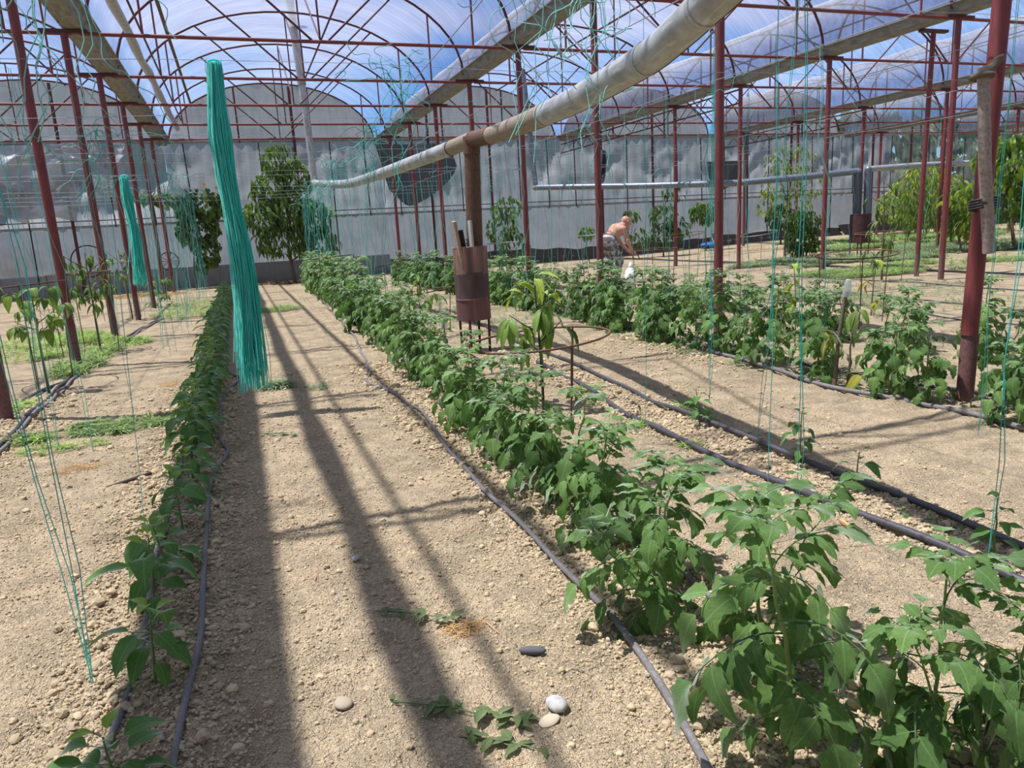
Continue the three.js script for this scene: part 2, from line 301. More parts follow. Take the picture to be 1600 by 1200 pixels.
{
  const nx = gxs.length, nz = gzs.length, pos = new Float32Array(nx * nz * 3), uv = new Float32Array(nx * nz * 2), idx = new Uint32Array((nx - 1) * (nz - 1) * 6);
  let o = 0;
  for (let j = 0; j < nz; j++) for (let i = 0; i < nx; i++, o++) { const x = gxs[i], z = gzs[j]; pos[o * 3] = x; pos[o * 3 + 1] = groundY(x, z) + (x > -8 && x < 20 && z > -25 && z < 1 ? clodH(x, z) : 0); pos[o * 3 + 2] = z; uv[o * 2] = x; uv[o * 2 + 1] = z; }
  o = 0;
  for (let j = 0; j < nz - 1; j++) for (let i = 0; i < nx - 1; i++) { const a = j * nx + i; idx[o++] = a; idx[o++] = a + nx; idx[o++] = a + 1; idx[o++] = a + 1; idx[o++] = a + nx; idx[o++] = a + nx + 1; }
  const g = new THREE.BufferGeometry(); g.setAttribute('position', new THREE.BufferAttribute(pos, 3)); g.setAttribute('uv', new THREE.BufferAttribute(uv, 2)); g.setIndex(new THREE.BufferAttribute(idx, 1)); g.computeVertexNormals();
  const floor = mesh('floor', g, M.soil, scene); floor.userData = { kind: 'structure' };
}
{ // meadow outside, behind the rear wall
  const mt = dataTex(256, (x, y) => { const n = fbm(x / 16, y / 16, 4, 201, 16); return [0.23 + 0.2 * n, 0.24 + 0.2 * n, 0.15 + 0.14 * n]; }), mm = mesh('ground_outside', surface(40, 14, (u, v) => [lerp(-60, 70, u), groundY(lerp(-60, 70, u), -40) + 0.12 * fbm(u * 40, v * 12, 2, 9) - 0.03, lerp(-25.7, -70, v)], (u, v) => [u * 40, v * 14]), std({ color: C(1, 1, 1), map: mt, roughness: 1 }), scene); mm.userData = { kind: 'structure' };
}
const soilY = (x, z) => groundY(x, z) + clodH(x, z);
// ---------------------------------------------------------------- leaves
const veinT = dataTex(128, (x, y) => {
  const u = Math.abs(x / 127 - 0.5) * 2, v = y / 127, side = ((v * 7 - u * 2.6) % 1 + 1) % 1, d = Math.min(side, 1 - side), mid = u < 0.06;
  const k = 0.8 + 0.12 * vnoise(x / 9, y / 9, 4) + (mid ? 0.35 : d < 0.07 ? 0.2 : 0) - (d > 0.07 && d < 0.16 ? 0.1 : 0);
  return [k * (mid ? 1.05 : 1), k, k * (mid ? 0.95 : 0.9)];
});
const leafMat = (r, g, b, o = {}) => phys({ color: C(r, g, b), map: veinT, roughness: 0.9, transmission: 0.5, thickness: 0, ior: 1.35, side: THREE.DoubleSide, ...o });
const L = {
  tomato: [leafMat(0.165, 0.32, 0.085), leafMat(0.23, 0.41, 0.12), leafMat(0.12, 0.25, 0.065)],
  tomatoStem: std({ color: C(0.2, 0.3, 0.09), roughness: 0.7 }),
  pepper: [leafMat(0.12, 0.3, 0.065, { clearcoat: 0.25, clearcoatRoughness: 0.4 }), leafMat(0.17, 0.37, 0.08, { clearcoat: 0.25, clearcoatRoughness: 0.4 })],
  young: leafMat(0.32, 0.52, 0.09), lime: leafMat(0.46, 0.62, 0.07), yellow: leafMat(0.55, 0.52, 0.06),
  sap: leafMat(0.28, 0.46, 0.09, { clearcoat: 0.2, clearcoatRoughness: 0.4 }), sapDark: leafMat(0.15, 0.28, 0.07), dark: leafMat(0.085, 0.17, 0.045), mid: leafMat(0.24, 0.38, 0.08), olive: leafMat(0.24, 0.33, 0.1), dry: leafMat(0.5, 0.4, 0.24), grey: leafMat(0.28, 0.36, 0.24),
  bark: std({ color: C(0.17, 0.13, 0.09), roughness: 0.9, map: rep(wearT, 1, 5) }), barkDark: std({ color: C(0.07, 0.055, 0.04), roughness: 0.9, map: rep(wearT, 1, 5) }), greenStem: std({ color: C(0.12, 0.2, 0.06), roughness: 0.7 }),
};
// one blade: base at the origin, growing along +z, upper face +y; jagged sets how toothed the rim is
function blade(len, wid, n, { jag = 0, lobes = 4, fold = 0.25, droop = 0.3, widest = 0.38, wave = 0, seed = 1, petiole = 0, cols = 2 } = {}) {
  const R = rng(seed * 7919 + 13), pos = [], uv = [], idx = [], per = cols * 2 + 1, rim = [R(), R()], bend = (R() - 0.5) * 0.25;
  for (let i = 0; i <= n; i++) {
    const t = i / n, pr = t < widest ? Math.sin(Math.PI / 2 * (t / widest)) ** 0.75 : Math.cos(Math.PI / 2 * ((t - widest) / (1 - widest))) ** 0.9;
    const y = -droop * len * t * t + 0.1 * droop * len * t, z = petiole + len * t * (1 - 0.18 * droop * t), x0 = bend * len * t * t;
    for (let c = -cols; c <= cols; c++) {
      const q = c / cols, side = c < 0 ? 0 : 1, ph = (t * lobes + rim[side]) % 1, tooth = jag && Math.abs(c) === cols ? 1 + jag * (ph < 0.7 ? 0.75 * ph / 0.7 - 0.2 : 0.55 * (1 - ph) / 0.3 - 0.35) : 1, w = wid / 2 * pr * tooth * q, aw = Math.abs(w);
      pos.push(x0 + w, y + fold * aw * (1.2 - 0.4 * aw / (wid / 2)) + wave * aw * Math.sin(t * 8 + seed + side * 2), z - 0.2 * jag * aw); uv.push(0.5 + 0.5 * pr * tooth * q, t);
      if (i && c > -cols) { const k = i * per + c + cols; idx.push(k - per - 1, k - 1, k - per, k - per, k - 1, k); }
    }
  }
  if (petiole) { const b = pos.length / 3, r = Math.max(0.0011, len * 0.012); pos.push(-r, 0, 0, r, 0, 0, -r, 0, petiole, r, 0, petiole, 0, -r * 1.5, 0, 0, -r * 1.5, petiole); for (let k = 0; k < 6; k++) uv.push(0.5, 0.5); idx.push(b, b + 2, b + 1, b + 1, b + 2, b + 3, b, b + 4, b + 2, b + 2, b + 4, b + 5, b + 1, b + 3, b + 4, b + 3, b + 5, b + 4); }
  const g = new THREE.BufferGeometry(); g.setAttribute('position', new THREE.Float32BufferAttribute(pos, 3)); g.setAttribute('uv', new THREE.Float32BufferAttribute(uv, 2)); g.setIndex(idx); g.computeVertexNormals(); return g;
}
const Q = new THREE.Quaternion(), E3 = new THREE.Euler();
function put(g, x, y, z, rx, ry, rz, s = 1) { const m = new THREE.Matrix4().compose(V(x, y, z), new THREE.Quaternion().setFromEuler(E3.set(rx, ry, rz, 'YXZ')), V(s, s, s)); const c = g.clone(); c.applyMatrix4(m); return c; }
// tomato leaf: arching midrib with toothed leaflets in pairs and a larger one at the tip
function tomatoLeaf(seed, pairs, n) {
  const R = rng(seed), out = [], pts = [], len = 0.22;
  const at = (t) => V(0.02 * Math.sin(t * 3 + seed), len * (0.34 * t - 0.62 * t * t), len * t * (1 - 0.1 * t));
  for (let k = 0; k <= 6; k++) pts.push(at(k / 6));
  out.push(taper(pts, pts.map((_, k) => 0.0026 - 0.00025 * k), 4));
  for (let p = 0; p < pairs; p++) {
    const t = 0.3 + 0.58 * p / (pairs - 0.4), c = at(t), big = (0.082 + 0.034 * R()) * (p === 0 ? 0.75 : 1);
    for (const s of [-1, 1]) out.push(put(blade(big, big * 0.55, n, { jag: 0.55, lobes: 3 + Math.floor(R() * 2), fold: 0.35 * (R() - 0.25), droop: 0.2 + 0.5 * R(), widest: 0.34, cols: n > 6 ? 2 : 1, seed: seed * 9 + p * 2 + s, wave: 0.15, petiole: 0.012 }), c.x, c.y, c.z, 0.3 + 0.55 * R(), s * (0.85 + 0.4 * R()), s * (0.25 + 0.5 * R()), 1));
    if (n > 6 && p < pairs - 1) { const c2 = at(t + 0.11); out.push(put(blade(0.03, 0.02, 4, { cols: 1, droop: 0.3, seed: seed + p }), c2.x, c2.y, c2.z, 0.4, (p % 2 ? 1 : -1) * 1.2, 0, 1)); }
  }
  const c = at(1); out.push(put(blade(0.125, 0.088, n + 2, { jag: 0.6, lobes: 4, fold: 0.15, droop: 0.5, widest: 0.36, cols: n > 6 ? 2 : 1, seed: seed * 3, wave: 0.15 }), c.x, c.y, c.z - 0.006, 0.75 + 0.2 * R(), 0.2 * (R() - 0.5), 0, 1));
  return merged(out);
}
const tomLeaf = [1, 2, 3, 4, 5, 6].map((s) => tomatoLeaf(s * 31, 2 + (s % 2), 12)), tomLeafFar = [1, 2, 3].map((s) => tomatoLeaf(s * 37, 3, 5));
function flowerTruss(R, mat) { const g = []; for (let k = 0; k < 4; k++) g.push(put(blade(0.012, 0.005, 3, { droop: 0.4 }), 0, 0, 0, 0.5, k * 1.57, 0)); return merged(g); }
M.flower = std({ color: C(0.8, 0.62, 0.05), roughness: 0.6, side: THREE.DoubleSide });
M.greenTomato = phys({ color: C(0.3, 0.42, 0.1), roughness: 0.35, clearcoat: 0.3 });
// a tomato plant: stems plus single leaves (near) or one mass of foliage (far)
function tomatoPlant(h, nearBy, seed, density = 1, ls = 1) {
  const R = rng(seed * 131 + 7), o = new THREE.Group(), stems = [], spots = [];
  const nst = R() < 0.55 ? 2 : 1;
  for (let s = 0; s < nst; s++) {
    const hh = h * (s ? 0.62 + 0.25 * R() : 1), lx = (R() - 0.5) * 0.22 * (s + 1), lz = (R() - 0.5) * 0.2 * (s + 1), pts = [], zig = 0.018;
    for (let k = 0; k <= 7; k++) { const t = k / 7; pts.push(V(lx * t * t + (k ? (R() - 0.5) * zig : 0), hh * t, lz * t * t + (k ? (R() - 0.5) * zig : 0))); }
    stems.push(taper(pts, pts.map((_, k) => (s ? 0.0055 : 0.0075) * (1 - 0.085 * k)), 6));
    const n = Math.round(hh / 0.047 * density); let az = R() * 6.28;
    for (let k = 0; k < n; k++) { const t = lerp(s ? 0.3 : 0.16, 1, k / Math.max(1, n - 1)), f = t * 7, i = Math.min(6, Math.floor(f)), p = pts[i].clone().lerp(pts[i + 1], f - i); az += 2.4 + (R() - 0.5) * 0.7; spots.push([p, az, t, R()]); }
  }
  for (const s of stems) { const q = s.attributes.position, c = q.count - 1, tip = V(q.getX(c), q.getY(c), q.getZ(c)), a0 = R() * 6.28; for (let k = 0; k < 4; k++) spots.push([tip, a0 + 1.6 * k, 0.93, R()]); }
  const foliage = [];
  if (nearBy) mesh('stem', stems, L.tomatoStem, o); else foliage.push(...stems);
  spots.forEach(([p, az, t, r], k) => {
    const sc = (t > 0.9 ? 0.6 : t > 0.75 ? 0.8 : t < 0.25 ? 0.8 : 1) * (0.82 + 0.4 * r) * ls, pitch = t > 0.8 ? -0.85 - 0.3 * r : -0.35 + 0.55 * (1 - t) + 0.4 * (r - 0.5), roll = (r - 0.5) * 0.5;
    if (nearBy) { const m = mesh('leaf', tomLeaf[k % 6], L.tomato[r < 0.55 ? 0 : r < 0.8 ? 1 : 2], o); m.position.copy(p); m.rotation.set(pitch, az, roll, 'YXZ'); m.scale.setScalar(sc); }
    else foliage.push(put(tomLeafFar[k % 3], p.x, p.y, p.z, pitch, az, roll, sc * 1.05));
  });
  if (!nearBy) mesh('foliage', foliage, L.tomato[seed % 3], o).userData.kind = 'stuff';
  else if (R() < 0.5) { const p = spots[Math.floor(spots.length * 0.6)][0], f = mesh('flower', flowerTruss(R), M.flower, o); f.position.set(p.x + 0.03, p.y + 0.03, p.z + 0.02); }
  return o;
}
function pepperPlant(h, seed, nearBy, few = 1, ls = 1) {
  const R = rng(seed * 77 + 5), o = new THREE.Group(), pts = [], lx = (R() - 0.5) * 0.05, lz = (R() - 0.5) * 0.05, far = [];
  for (let k = 0; k <= 5; k++) pts.push(V(lx * k / 5 + (R() - 0.5) * 0.006, h * k / 5, lz * k / 5 + (R() - 0.5) * 0.006));
  const st = taper(pts, pts.map((_, k) => 0.0048 - 0.0005 * k), 6);
  if (nearBy) mesh('stem', st, L.greenStem, o); else far.push(st);
  const n = Math.round((11 + h * 40) * few); let az = R() * 6.28;
  for (let k = 0; k < n; k++) {
    const t = lerp(0.3, 1, k / (n - 1)), f = Math.min(4.999, t * 5), i = Math.floor(f), p = pts[i].clone().lerp(pts[i + 1], f - i); az += 2.4 + 0.6 * (R() - 0.5);
    const top = t > 0.86, sc = (top ? 0.5 : 0.72 + 0.5 * R()) * (t < 0.5 ? 0.9 : 1) * ls, pitch = top ? -0.85 : -0.4 + 0.7 * R(), v = k % 4;
    if (nearBy) { const m = mesh('leaf', pepLeaf[v], top ? L.young : L.pepper[R() < 0.65 ? 0 : 1], o); m.position.copy(p); m.rotation.set(pitch, az, (R() - 0.5) * 0.6, 'YXZ'); m.scale.setScalar(sc); }
    else far.push(put(pepLeafFar[v % 2], p.x, p.y, p.z, pitch, az, (R() - 0.5) * 0.6, sc * 1.1));
  }
  if (!nearBy) mesh('foliage', far, L.pepper[seed % 2], o).userData.kind = 'stuff';
  return o;
}
const pepLeaf = [1, 2, 3, 4].map((s) => blade(0.112, 0.066, 8, { fold: 0.3, droop: 0.35 + 0.12 * s, widest: 0.4, wave: 0.12, seed: s, petiole: 0.05 })), pepLeafFar = [5, 6].map((s) => blade(0.115, 0.068, 4, { cols: 1, fold: 0.3, droop: 0.6, widest: 0.4, seed: s, petiole: 0.03 }));
function place(o, name, x, z, turn, s, label, category, group) { o.name = numbered(name); o.position.set(x, soilY(x, z) - 0.01, z); o.rotation.y = turn; o.scale.setScalar(s); scene.add(o); o.userData = { label, category, group }; return o; }

// tomato row right of the path
const tomNear = [0.55, 0.58, 0.62, 0.54, 0.6, 0.5].map((h, i) => tomatoPlant(h, true, i + 1, 0.95)), tomMid = [0.62, 0.56, 0.6, 0.66].map((h, i) => tomatoPlant(h, true, i + 21, 1.1, 0.82)), tomFar = [0.7, 0.62, 0.75, 0.66, 0.58].map((h, i) => tomatoPlant(h, false, i + 41, 1.3, 0.82));
const rowX = (z) => 1.13 + 0.047 * Math.min(12, -z) + 0.012 * Math.max(0, -z - 12);
{
  const R = rng(5); let z = -2.5, k = 0;
  for (const [x, zz, s] of [[1.55, -0.98, 0.72], [1.36, -1.04, 0.82], [1.07, -1.18, 0.98], [1.24, -1.5, 0.92], [1.12, -1.88, 0.8], [1.3, -2.14, 0.8]]) { place(tomNear[k % 6].clone(), 'tomato_plant', x, zz, R() * 6.28, s, `staked tomato plant, ${ordinal(k + 1)} from the camera in the row right of the path`, 'tomato plant', 'tomato plants right of the path'); k++; }
  while (z > -22.5) {
    const set = z > -5 ? tomNear : z > -10 ? tomMid : tomFar, src = set[k % set.length], s = (z > -5 ? 1.0 + 0.15 * R() : z > -10 ? 0.95 + 0.2 * R() : 1.0 + 0.3 * R()) * (z > -1.3 ? 0.78 : lerp(0.78, 1, sstep(-4.2, -7.5, z)));
    place(src.clone(), 'tomato_plant', rowX(z) + (R() - 0.5) * 0.16 + (z > -1.3 ? 0.16 : 0), z, R() * 6.28, s, `staked tomato plant, ${ordinal(k + 1)} from the camera in the row right of the path`, 'tomato plant', 'tomato plants right of the path');
    z -= (z > -3 ? 0.37 : z > -10 ? 0.32 : 0.4) * (0.85 + 0.3 * R()); k++;
  }
}
// tomato rows beyond the seedlings
[[4.24, -2.45, -21, 0.3, 'row under the near right posts', 11], [5.55, -3.3, -20, 0.45, 'row just behind the near right posts', 12], [6.9, -8.6, -19, 0.62, 'second row behind the near right posts', 13]].forEach(([x, z0, z1, sp, where, sd], ri) => {
  const R = rng(sd); let z = z0, k = 0;
  while (z > z1) {
    if (!(ri && z > -7 && R() < 0.25) && !(ri === 2 && z < -11.5 && z > -15)) { const set = z > -6.4 && ri === 0 ? tomMid : tomFar; place(set[Math.floor(R() * set.length)].clone(), 'tomato_plant', x + (R() - 0.5) * 0.3, z, R() * 6.28, (0.8 + 0.32 * R()) * (ri ? (z > -8 ? 0.9 : 0.66) : 1.02), `tomato plant, ${ordinal(k + 1)} from the front in the ${where}`, 'tomato plant', 'tomato plants on the right'); k++; }
    z -= sp * (0.8 + 0.4 * R());
  }
});
// pepper row left of the path
{
  const near = [0.2, 0.24, 0.27, 0.23, 0.26].map((h, i) => pepperPlant(h, i + 1, true, 0.8, 1.0)), mid = [0.3, 0.33, 0.28].map((h, i) => pepperPlant(h, i + 11, true)), far = [0.34, 0.38, 0.31].map((h, i) => pepperPlant(h, i + 21, false));
  const R = rng(9); let z = -1.72, k = 0;
  while (z > -19.5) {
    const set = z > -4.2 ? near : z > -9 ? mid : far;
    place(set[k % set.length].clone(), 'pepper_plant', -0.395 + (R() - 0.5) * 0.07, z, R() * 6.28, 0.95 + 0.25 * R(), `glossy green pepper plant, ${ordinal(k + 1)} from the camera in the row left of the path`, 'pepper plant', 'pepper plants left of the path');
    z -= (z > -4.2 ? 0.39 : 0.25) * (0.85 + 0.3 * R()); k++;
  }
  // single seedlings between the two hoses on the right
  [[2.58, -2.85, 0.3, 'tall thin pepper seedling below the hanging twine between two hoses'], [2.51, -2.41, 0.22, 'small pepper seedling with a leaf tuft between the two right hoses'], [2.44, -1.7, 0.25, 'pepper seedling nearest the camera between the two right hoses'], [2.6, -3.75, 0.24, 'pepper seedling farthest along between the two right hoses']].forEach(([x, z, h, lab], i) => place(pepperPlant(h, 61 + i, true, 0.55, 0.72), 'pepper_seedling', x, z, i * 1.7, 1, lab, 'seedling'));
  [[2.5, -2.02, 0.07], [2.53, -1.94, 0.08], [2.47, -2.12, 0.06]].forEach(([x, z, h], i) => place(pepperPlant(h, 71 + i, true, 0.5, 0.5), 'tiny_seedling', x, z, i, 0.62, ['tiny yellowish seedling beside the right hose, middle of three', 'tiny yellowish seedling beside the right hose, nearest of three', 'tiny yellowish seedling beside the right hose, farthest of three'][i], 'seedling', 'tiny seedlings beside the hose'));
}
// ---------------------------------------------------------------- young trees and shrubs
function sapling({ x, z, h, leaves, len, wid, mat, low = 0.35, spread = 0.25, label, name = 'young_tree', seed, trunk = 0.009, bark = L.bark, lean = 0.05, category = 'young tree', pale }) {
  const R = rng(seed), o = thing(name, label, category, [x, soilY(x, z) - 0.02, z]), pts = [], g = [1, 2, 3].map((s) => blade(len, wid, 8, { fold: 0.35, droop: 0.45 + 0.15 * s, widest: 0.42, seed: seed + s, wave: 0.1, petiole: len * 0.15 })), la = R() * 6.28;
  for (let k = 0; k <= 6; k++) pts.push(V(lean * Math.cos(la) * (k / 6) ** 2 + (R() - 0.5) * 0.01, h * k / 6, lean * Math.sin(la) * (k / 6) ** 2 + (R() - 0.5) * 0.01));
  mesh('trunk', taper(pts, pts.map((_, k) => trunk * (1 - 0.11 * k)), 7), bark, o);
  const tips = [[pts[6], o]], nb = Math.max(2, Math.round(leaves / 9));
  for (let b = 0; b < nb; b++) {
    const t = lerp(low, 0.92, b / nb), f = t * 6, i = Math.floor(f), p = pts[i].clone().lerp(pts[i + 1], f - i), a = b * 2.4 + la, q = p.clone().add(V(Math.cos(a) * spread * (0.6 + 0.6 * R()), h * 0.2 * (0.4 + 0.6 * R()), Math.sin(a) * spread * (0.6 + 0.6 * R())));
    const br = mesh('branch', taper([p, p.clone().lerp(q, 0.5).add(V(0, -0.01, 0)), q], [trunk * 0.45, trunk * 0.35, trunk * 0.2], 5), bark, o); tips.push([q, br], [p.clone().lerp(q, 0.55), br]);
  }
  for (let k = 0; k < leaves; k++) {
    const [tip, on] = tips[k % tips.length], p = tip.clone().add(V(0, -0.05 * R() * h, 0)), young = pale && p.y > h * 0.86;
    const m = mesh('leaf', g[k % 3], young ? pale : Array.isArray(mat) ? mat[Math.floor(R() * mat.length)] : mat, on); m.position.copy(p); m.rotation.set(0.05 + 0.85 * R() - (young ? 0.5 : 0), k * 2.4 + R(), (R() - 0.5) * 0.7, 'YXZ'); m.scale.setScalar(0.65 + 0.5 * R());
  }
  return o;
}
M.rust = std({ color: C(0.16, 0.085, 0.05), roughness: 0.85, map: rep(wearT, 6, 1) });
function hoop(x, z, r, h, label, mat = M.rust, tilt = 0.05, seed = 1) {
  const R = rng(seed), y = groundY(x, z), o = thing('hoop_stake', label, 'plant hoop', [x, y, z], 'wire hoops on stakes'), pts = [], tz = tilt * (R() - 0.5) * 2;
  for (let k = 0; k < 20; k++) { const a = k / 20 * 6.283; pts.push(V(r * Math.cos(a) * (1 + 0.04 * Math.sin(2 * a + seed)), h + Math.cos(a) * r * tilt + Math.sin(a) * r * tz, r * Math.sin(a))); }
  mesh('ring', hose(pts, 0.0075, 6, 3, true), mat, o);
  for (let k = 0; k < 3; k++) { const a = k * 2.09 + 0.5 + seed; mesh('stake', rod(V(r * 0.9 * Math.cos(a), -0.06, r * 0.9 * Math.sin(a)), V(r * Math.cos(a), h + Math.cos(a) * r * tilt + Math.sin(a) * r * tz + 0.01, r * Math.sin(a)), 0.006, 6), mat, o); }
  return o;
}
sapling({ x: 1.9, z: -4.62, h: 0.95, leaves: 52, len: 0.19, wid: 0.058, mat: [L.sap, L.sap, L.sapDark], pale: L.lime, low: 0.45, spread: 0.2, seed: 3, bark: L.barkDark, trunk: 0.012, label: 'young tree with drooping bright leaves inside the nearest rusty hoop' });
hoop(1.86, -4.58, 0.48, 0.5, 'rusty wire hoop on stakes around the nearest young tree', M.rust, 0.06, 1);
sapling({ x: 2.12, z: -9.2, h: 0.78, leaves: 34, len: 0.16, wid: 0.055, mat: [L.sap, L.sapDark], pale: L.sap, seed: 5, low: 0.4, spread: 0.22, label: 'leafy young tree in the second hoop behind the tomato row' });
hoop(2.12, -9.22, 0.41, 0.52, 'rusty wire hoop left of the barrel stove', M.rust, 0.1, 2);
sapling({ x: 1.95, z: -12, h: 1.0, leaves: 26, len: 0.17, wid: 0.06, mat: [L.sap, L.sapDark], pale: L.sap, seed: 6, low: 0.4, label: 'leafy young tree in the third hoop of the tomato row' });
hoop(1.95, -12, 0.41, 0.74, 'tilted wire hoop, third along the tomato row', M.rust, 0.16, 3);
hoop(1.79, -15.2, 0.42, 0.9, 'wire hoop farthest along the tomato row', M.rust, 0.05, 4);
sapling({ x: 1.79, z: -15.2, h: 1.1, leaves: 22, len: 0.17, wid: 0.06, mat: L.sapDark, seed: 7, label: 'leafy young tree in the farthest hoop of the tomato row' });
sapling({ x: -1.83, z: -7.8, h: 1.0, leaves: 64, len: 0.13, wid: 0.075, mat: [L.sapDark, L.mid, L.sap], seed: 8, low: 0.55, spread: 0.28, trunk: 0.013, label: 'young broad-leaved tree in the hoop beside the nearest left post' });
hoop(-2.04, -8.3, 0.42, 0.97, 'pale wire hoop around the nearest left young tree', M.rust, 0.06, 5);
sapling({ x: -1.8, z: -10.45, h: 1.28, leaves: 120, len: 0.14, wid: 0.045, mat: [L.sapDark, L.dark, L.mid], seed: 9, low: 0.45, spread: 0.3, trunk: 0.015, label: 'young narrow-leaved tree between the second and third left posts' });
hoop(-1.95, -10.6, 0.4, 1.0, 'thin wire hoop round the second left young tree', M.rust, 0.02, 6);
sapling({ x: -1.99, z: -15.1, h: 1.3, leaves: 90, len: 0.14, wid: 0.045, mat: [L.sapDark, L.mid], seed: 10, low: 0.45, trunk: 0.015, label: 'young narrow-leaved tree behind the small teal twine hank' });
hoop(-2.1, -15.1, 0.4, 1.06, 'pale wire hoop behind the small teal twine hank', M.wire, 0.02, 7);
sapling({ x: -1.75, z: -17.8, h: 0.75, leaves: 44, len: 0.15, wid: 0.07, mat: [L.sapDark, L.mid, L.sap], seed: 11, low: 0.1, trunk: 0.012, label: 'low broad-leaved bush at the foot of the rearmost left posts' });
hoop(6.44, -6.32, 0.42, 0.77, 'dark wire hoop on stakes in the sunny clearing on the right', M.rust, 0.05, 8);
sapling({ x: 7.1, z: -6.7, h: 0.7, leaves: 16, len: 0.15, wid: 0.05, mat: L.yellow, pale: L.lime, seed: 12, low: 0.2, spread: 0.12, trunk: 0.011, label: 'yellowing young tree beside the dark hoop in the clearing' });
hoop(10.67, -9.96, 0.42, 0.84, 'wire hoop in front of the second stove', M.rust, 0.03, 9);
sapling({ x: 10.7, z: -9.9, h: 1.75, leaves: 90, len: 0.2, wid: 0.05, mat: [L.sapDark, L.mid, L.dark], seed: 13, low: 0.2, spread: 0.3, trunk: 0.02, label: 'bushy young tree in the hoop in front of the second stove' });
hoop(11.48, -14.2, 0.42, 0.84, 'tilted pale wire hoop near the third row of posts', M.wire, 0.14, 10);
sapling({ x: 4.85, z: -5.45, h: 0.82, leaves: 13, len: 0.12, wid: 0.05, mat: L.lime, pale: L.lime, seed: 14, low: 0.5, spread: 0.08, trunk: 0.008, label: 'thin stem with bright yellow-green leaves behind the near right tomatoes' });
hoop(7.05, -11.6, 0.42, 0.76, 'wire hoop just right of the worker', M.rust, 0.02, 11);
hoop(6.16, -17.2, 0.4, 0.93, 'wire hoop behind the barrel stove near the rear wall', M.wire, 0.02, 12);
hoop(8.6, -17, 0.4, 1.0, 'wire hoop left of the worker near the rear wall', M.wire, 0.03, 13);
hoop(9.6, -14.4, 0.42, 0.92, 'tilted wire hoop between the worker and the dark bushes', M.rust, 0.12, 14);
sapling({ x: 4.1, z: -4.05, h: 0.62, leaves: 16, len: 0.16, wid: 0.06, mat: [L.olive, L.sap, L.yellow], seed: 15, low: 0.2, spread: 0.2, trunk: 0.01, label: 'sickly young tree with hanging yellow and grey leaves on the stake' });

// large trees and shrubs: trunk, branches and a mass of leaves
function tree({ x, z, name = 'tree', label, category = 'tree', trunkH, trunkR = 0.04, blobs, n, len, wid, mats, seed, bark = L.bark, droop = 0.6 }) {
  const R = rng(seed), y0 = groundY(x, z), o = thing(name, label, category, [x, y0 - 0.03, z]), top = Math.max(...blobs.map((b) => b[1]));
  const tp = []; for (let k = 0; k <= 6; k++) tp.push(V(0.06 * Math.sin(k + seed), top * 0.95 * k / 6, 0.06 * Math.cos(k * 1.3)));
  mesh('trunk', taper(tp, tp.map((_, k) => trunkR * (1 - 0.13 * k)), 8), bark, o);
  blobs.forEach(([bx, by, bz]) => { const b0 = V(0, clamp(by - 0.5, 0.2, top), 0); mesh('branch', taper([b0, V(bx * 0.5, by - 0.2, bz * 0.5), V(bx, by, bz)], [trunkR * 0.5, trunkR * 0.35, trunkR * 0.15], 6), bark, o); });
  const vol = blobs.map((b) => b[3] * b[4] * b[5]), sum = vol.reduce((a, b) => a + b, 0), sets = mats.map(() => []), bl = [1, 2, 3].map((s) => blade(len, wid, 3, { fold: 0.3, droop, widest: 0.4, seed: s, cols: 1 }));
  blobs.forEach(([bx, by, bz, rx, ry, rz], i) => {
    for (let k = 0; k < n * vol[i] / sum; k++) {
      const a = R() * 6.283, c = 2 * R() - 1, q = Math.cbrt(0.25 + 0.75 * R()), s = Math.sqrt(1 - c * c), m = sets[Math.floor(R() * mats.length)];
      m.push(put(bl[k % 3], bx + rx * q * s * Math.cos(a), by + ry * q * c, bz + rz * q * s * Math.sin(a), 0.1 + 1.0 * R(), a + (R() - 0.5) * 2.2, (R() - 0.5) * 0.9, 0.7 + 0.6 * R()));
    }
  });
  sets.forEach((s, i) => { if (s.length) mesh('foliage', s, mats[i], o).userData.kind = 'stuff'; });
  return o;
}
tree({ x: 1.55, z: -23.6, label: 'tall dense tree with drooping leaves at the left rear wall', trunkH: 1, trunkR: 0.06, n: 1900, len: 0.3, wid: 0.085, mats: [L.dark, L.sapDark, L.mid], seed: 3, blobs: [[-0.05, 3.75, 0, 0.55, 0.55, 0.5], [0.35, 3.2, 0.1, 0.6, 0.5, 0.5], [-0.45, 2.9, 0, 0.55, 0.5, 0.5], [-0.75, 2.1, 0.1, 0.65, 0.5, 0.6], [0.1, 2.3, 0.3, 0.75, 0.6, 0.6], [0.75, 2.0, 0, 0.6, 0.6, 0.5], [-0.25, 1.4, 0.1, 0.8, 0.5, 0.6], [0.9, 1.2, 0, 0.55, 0.55, 0.5]] });
tree({ x: -1.25, z: -24.1, name: 'climbing_vine', category: 'vine', label: 'leafy climbing vine with pale flowers hanging against the left rear wall', trunkR: 0.03, n: 1300, len: 0.17, wid: 0.13, mats: [L.dark, L.sapDark, L.olive, L.mid], seed: 4, blobs: [[0.35, 2.5, 0, 0.75, 0.5, 0.3], [0.2, 1.8, 0, 0.6, 0.6, 0.3], [0.4, 1.2, 0, 0.35, 0.5, 0.25], [-0.6, 2.7, 0, 0.5, 0.2, 0.2], [-1.2, 2.8, 0, 0.35, 0.15, 0.15], [1.1, 2.7, 0, 0.3, 0.2, 0.2], [0.2, 0.75, 0, 0.2, 0.25, 0.2]], bark: L.barkDark });
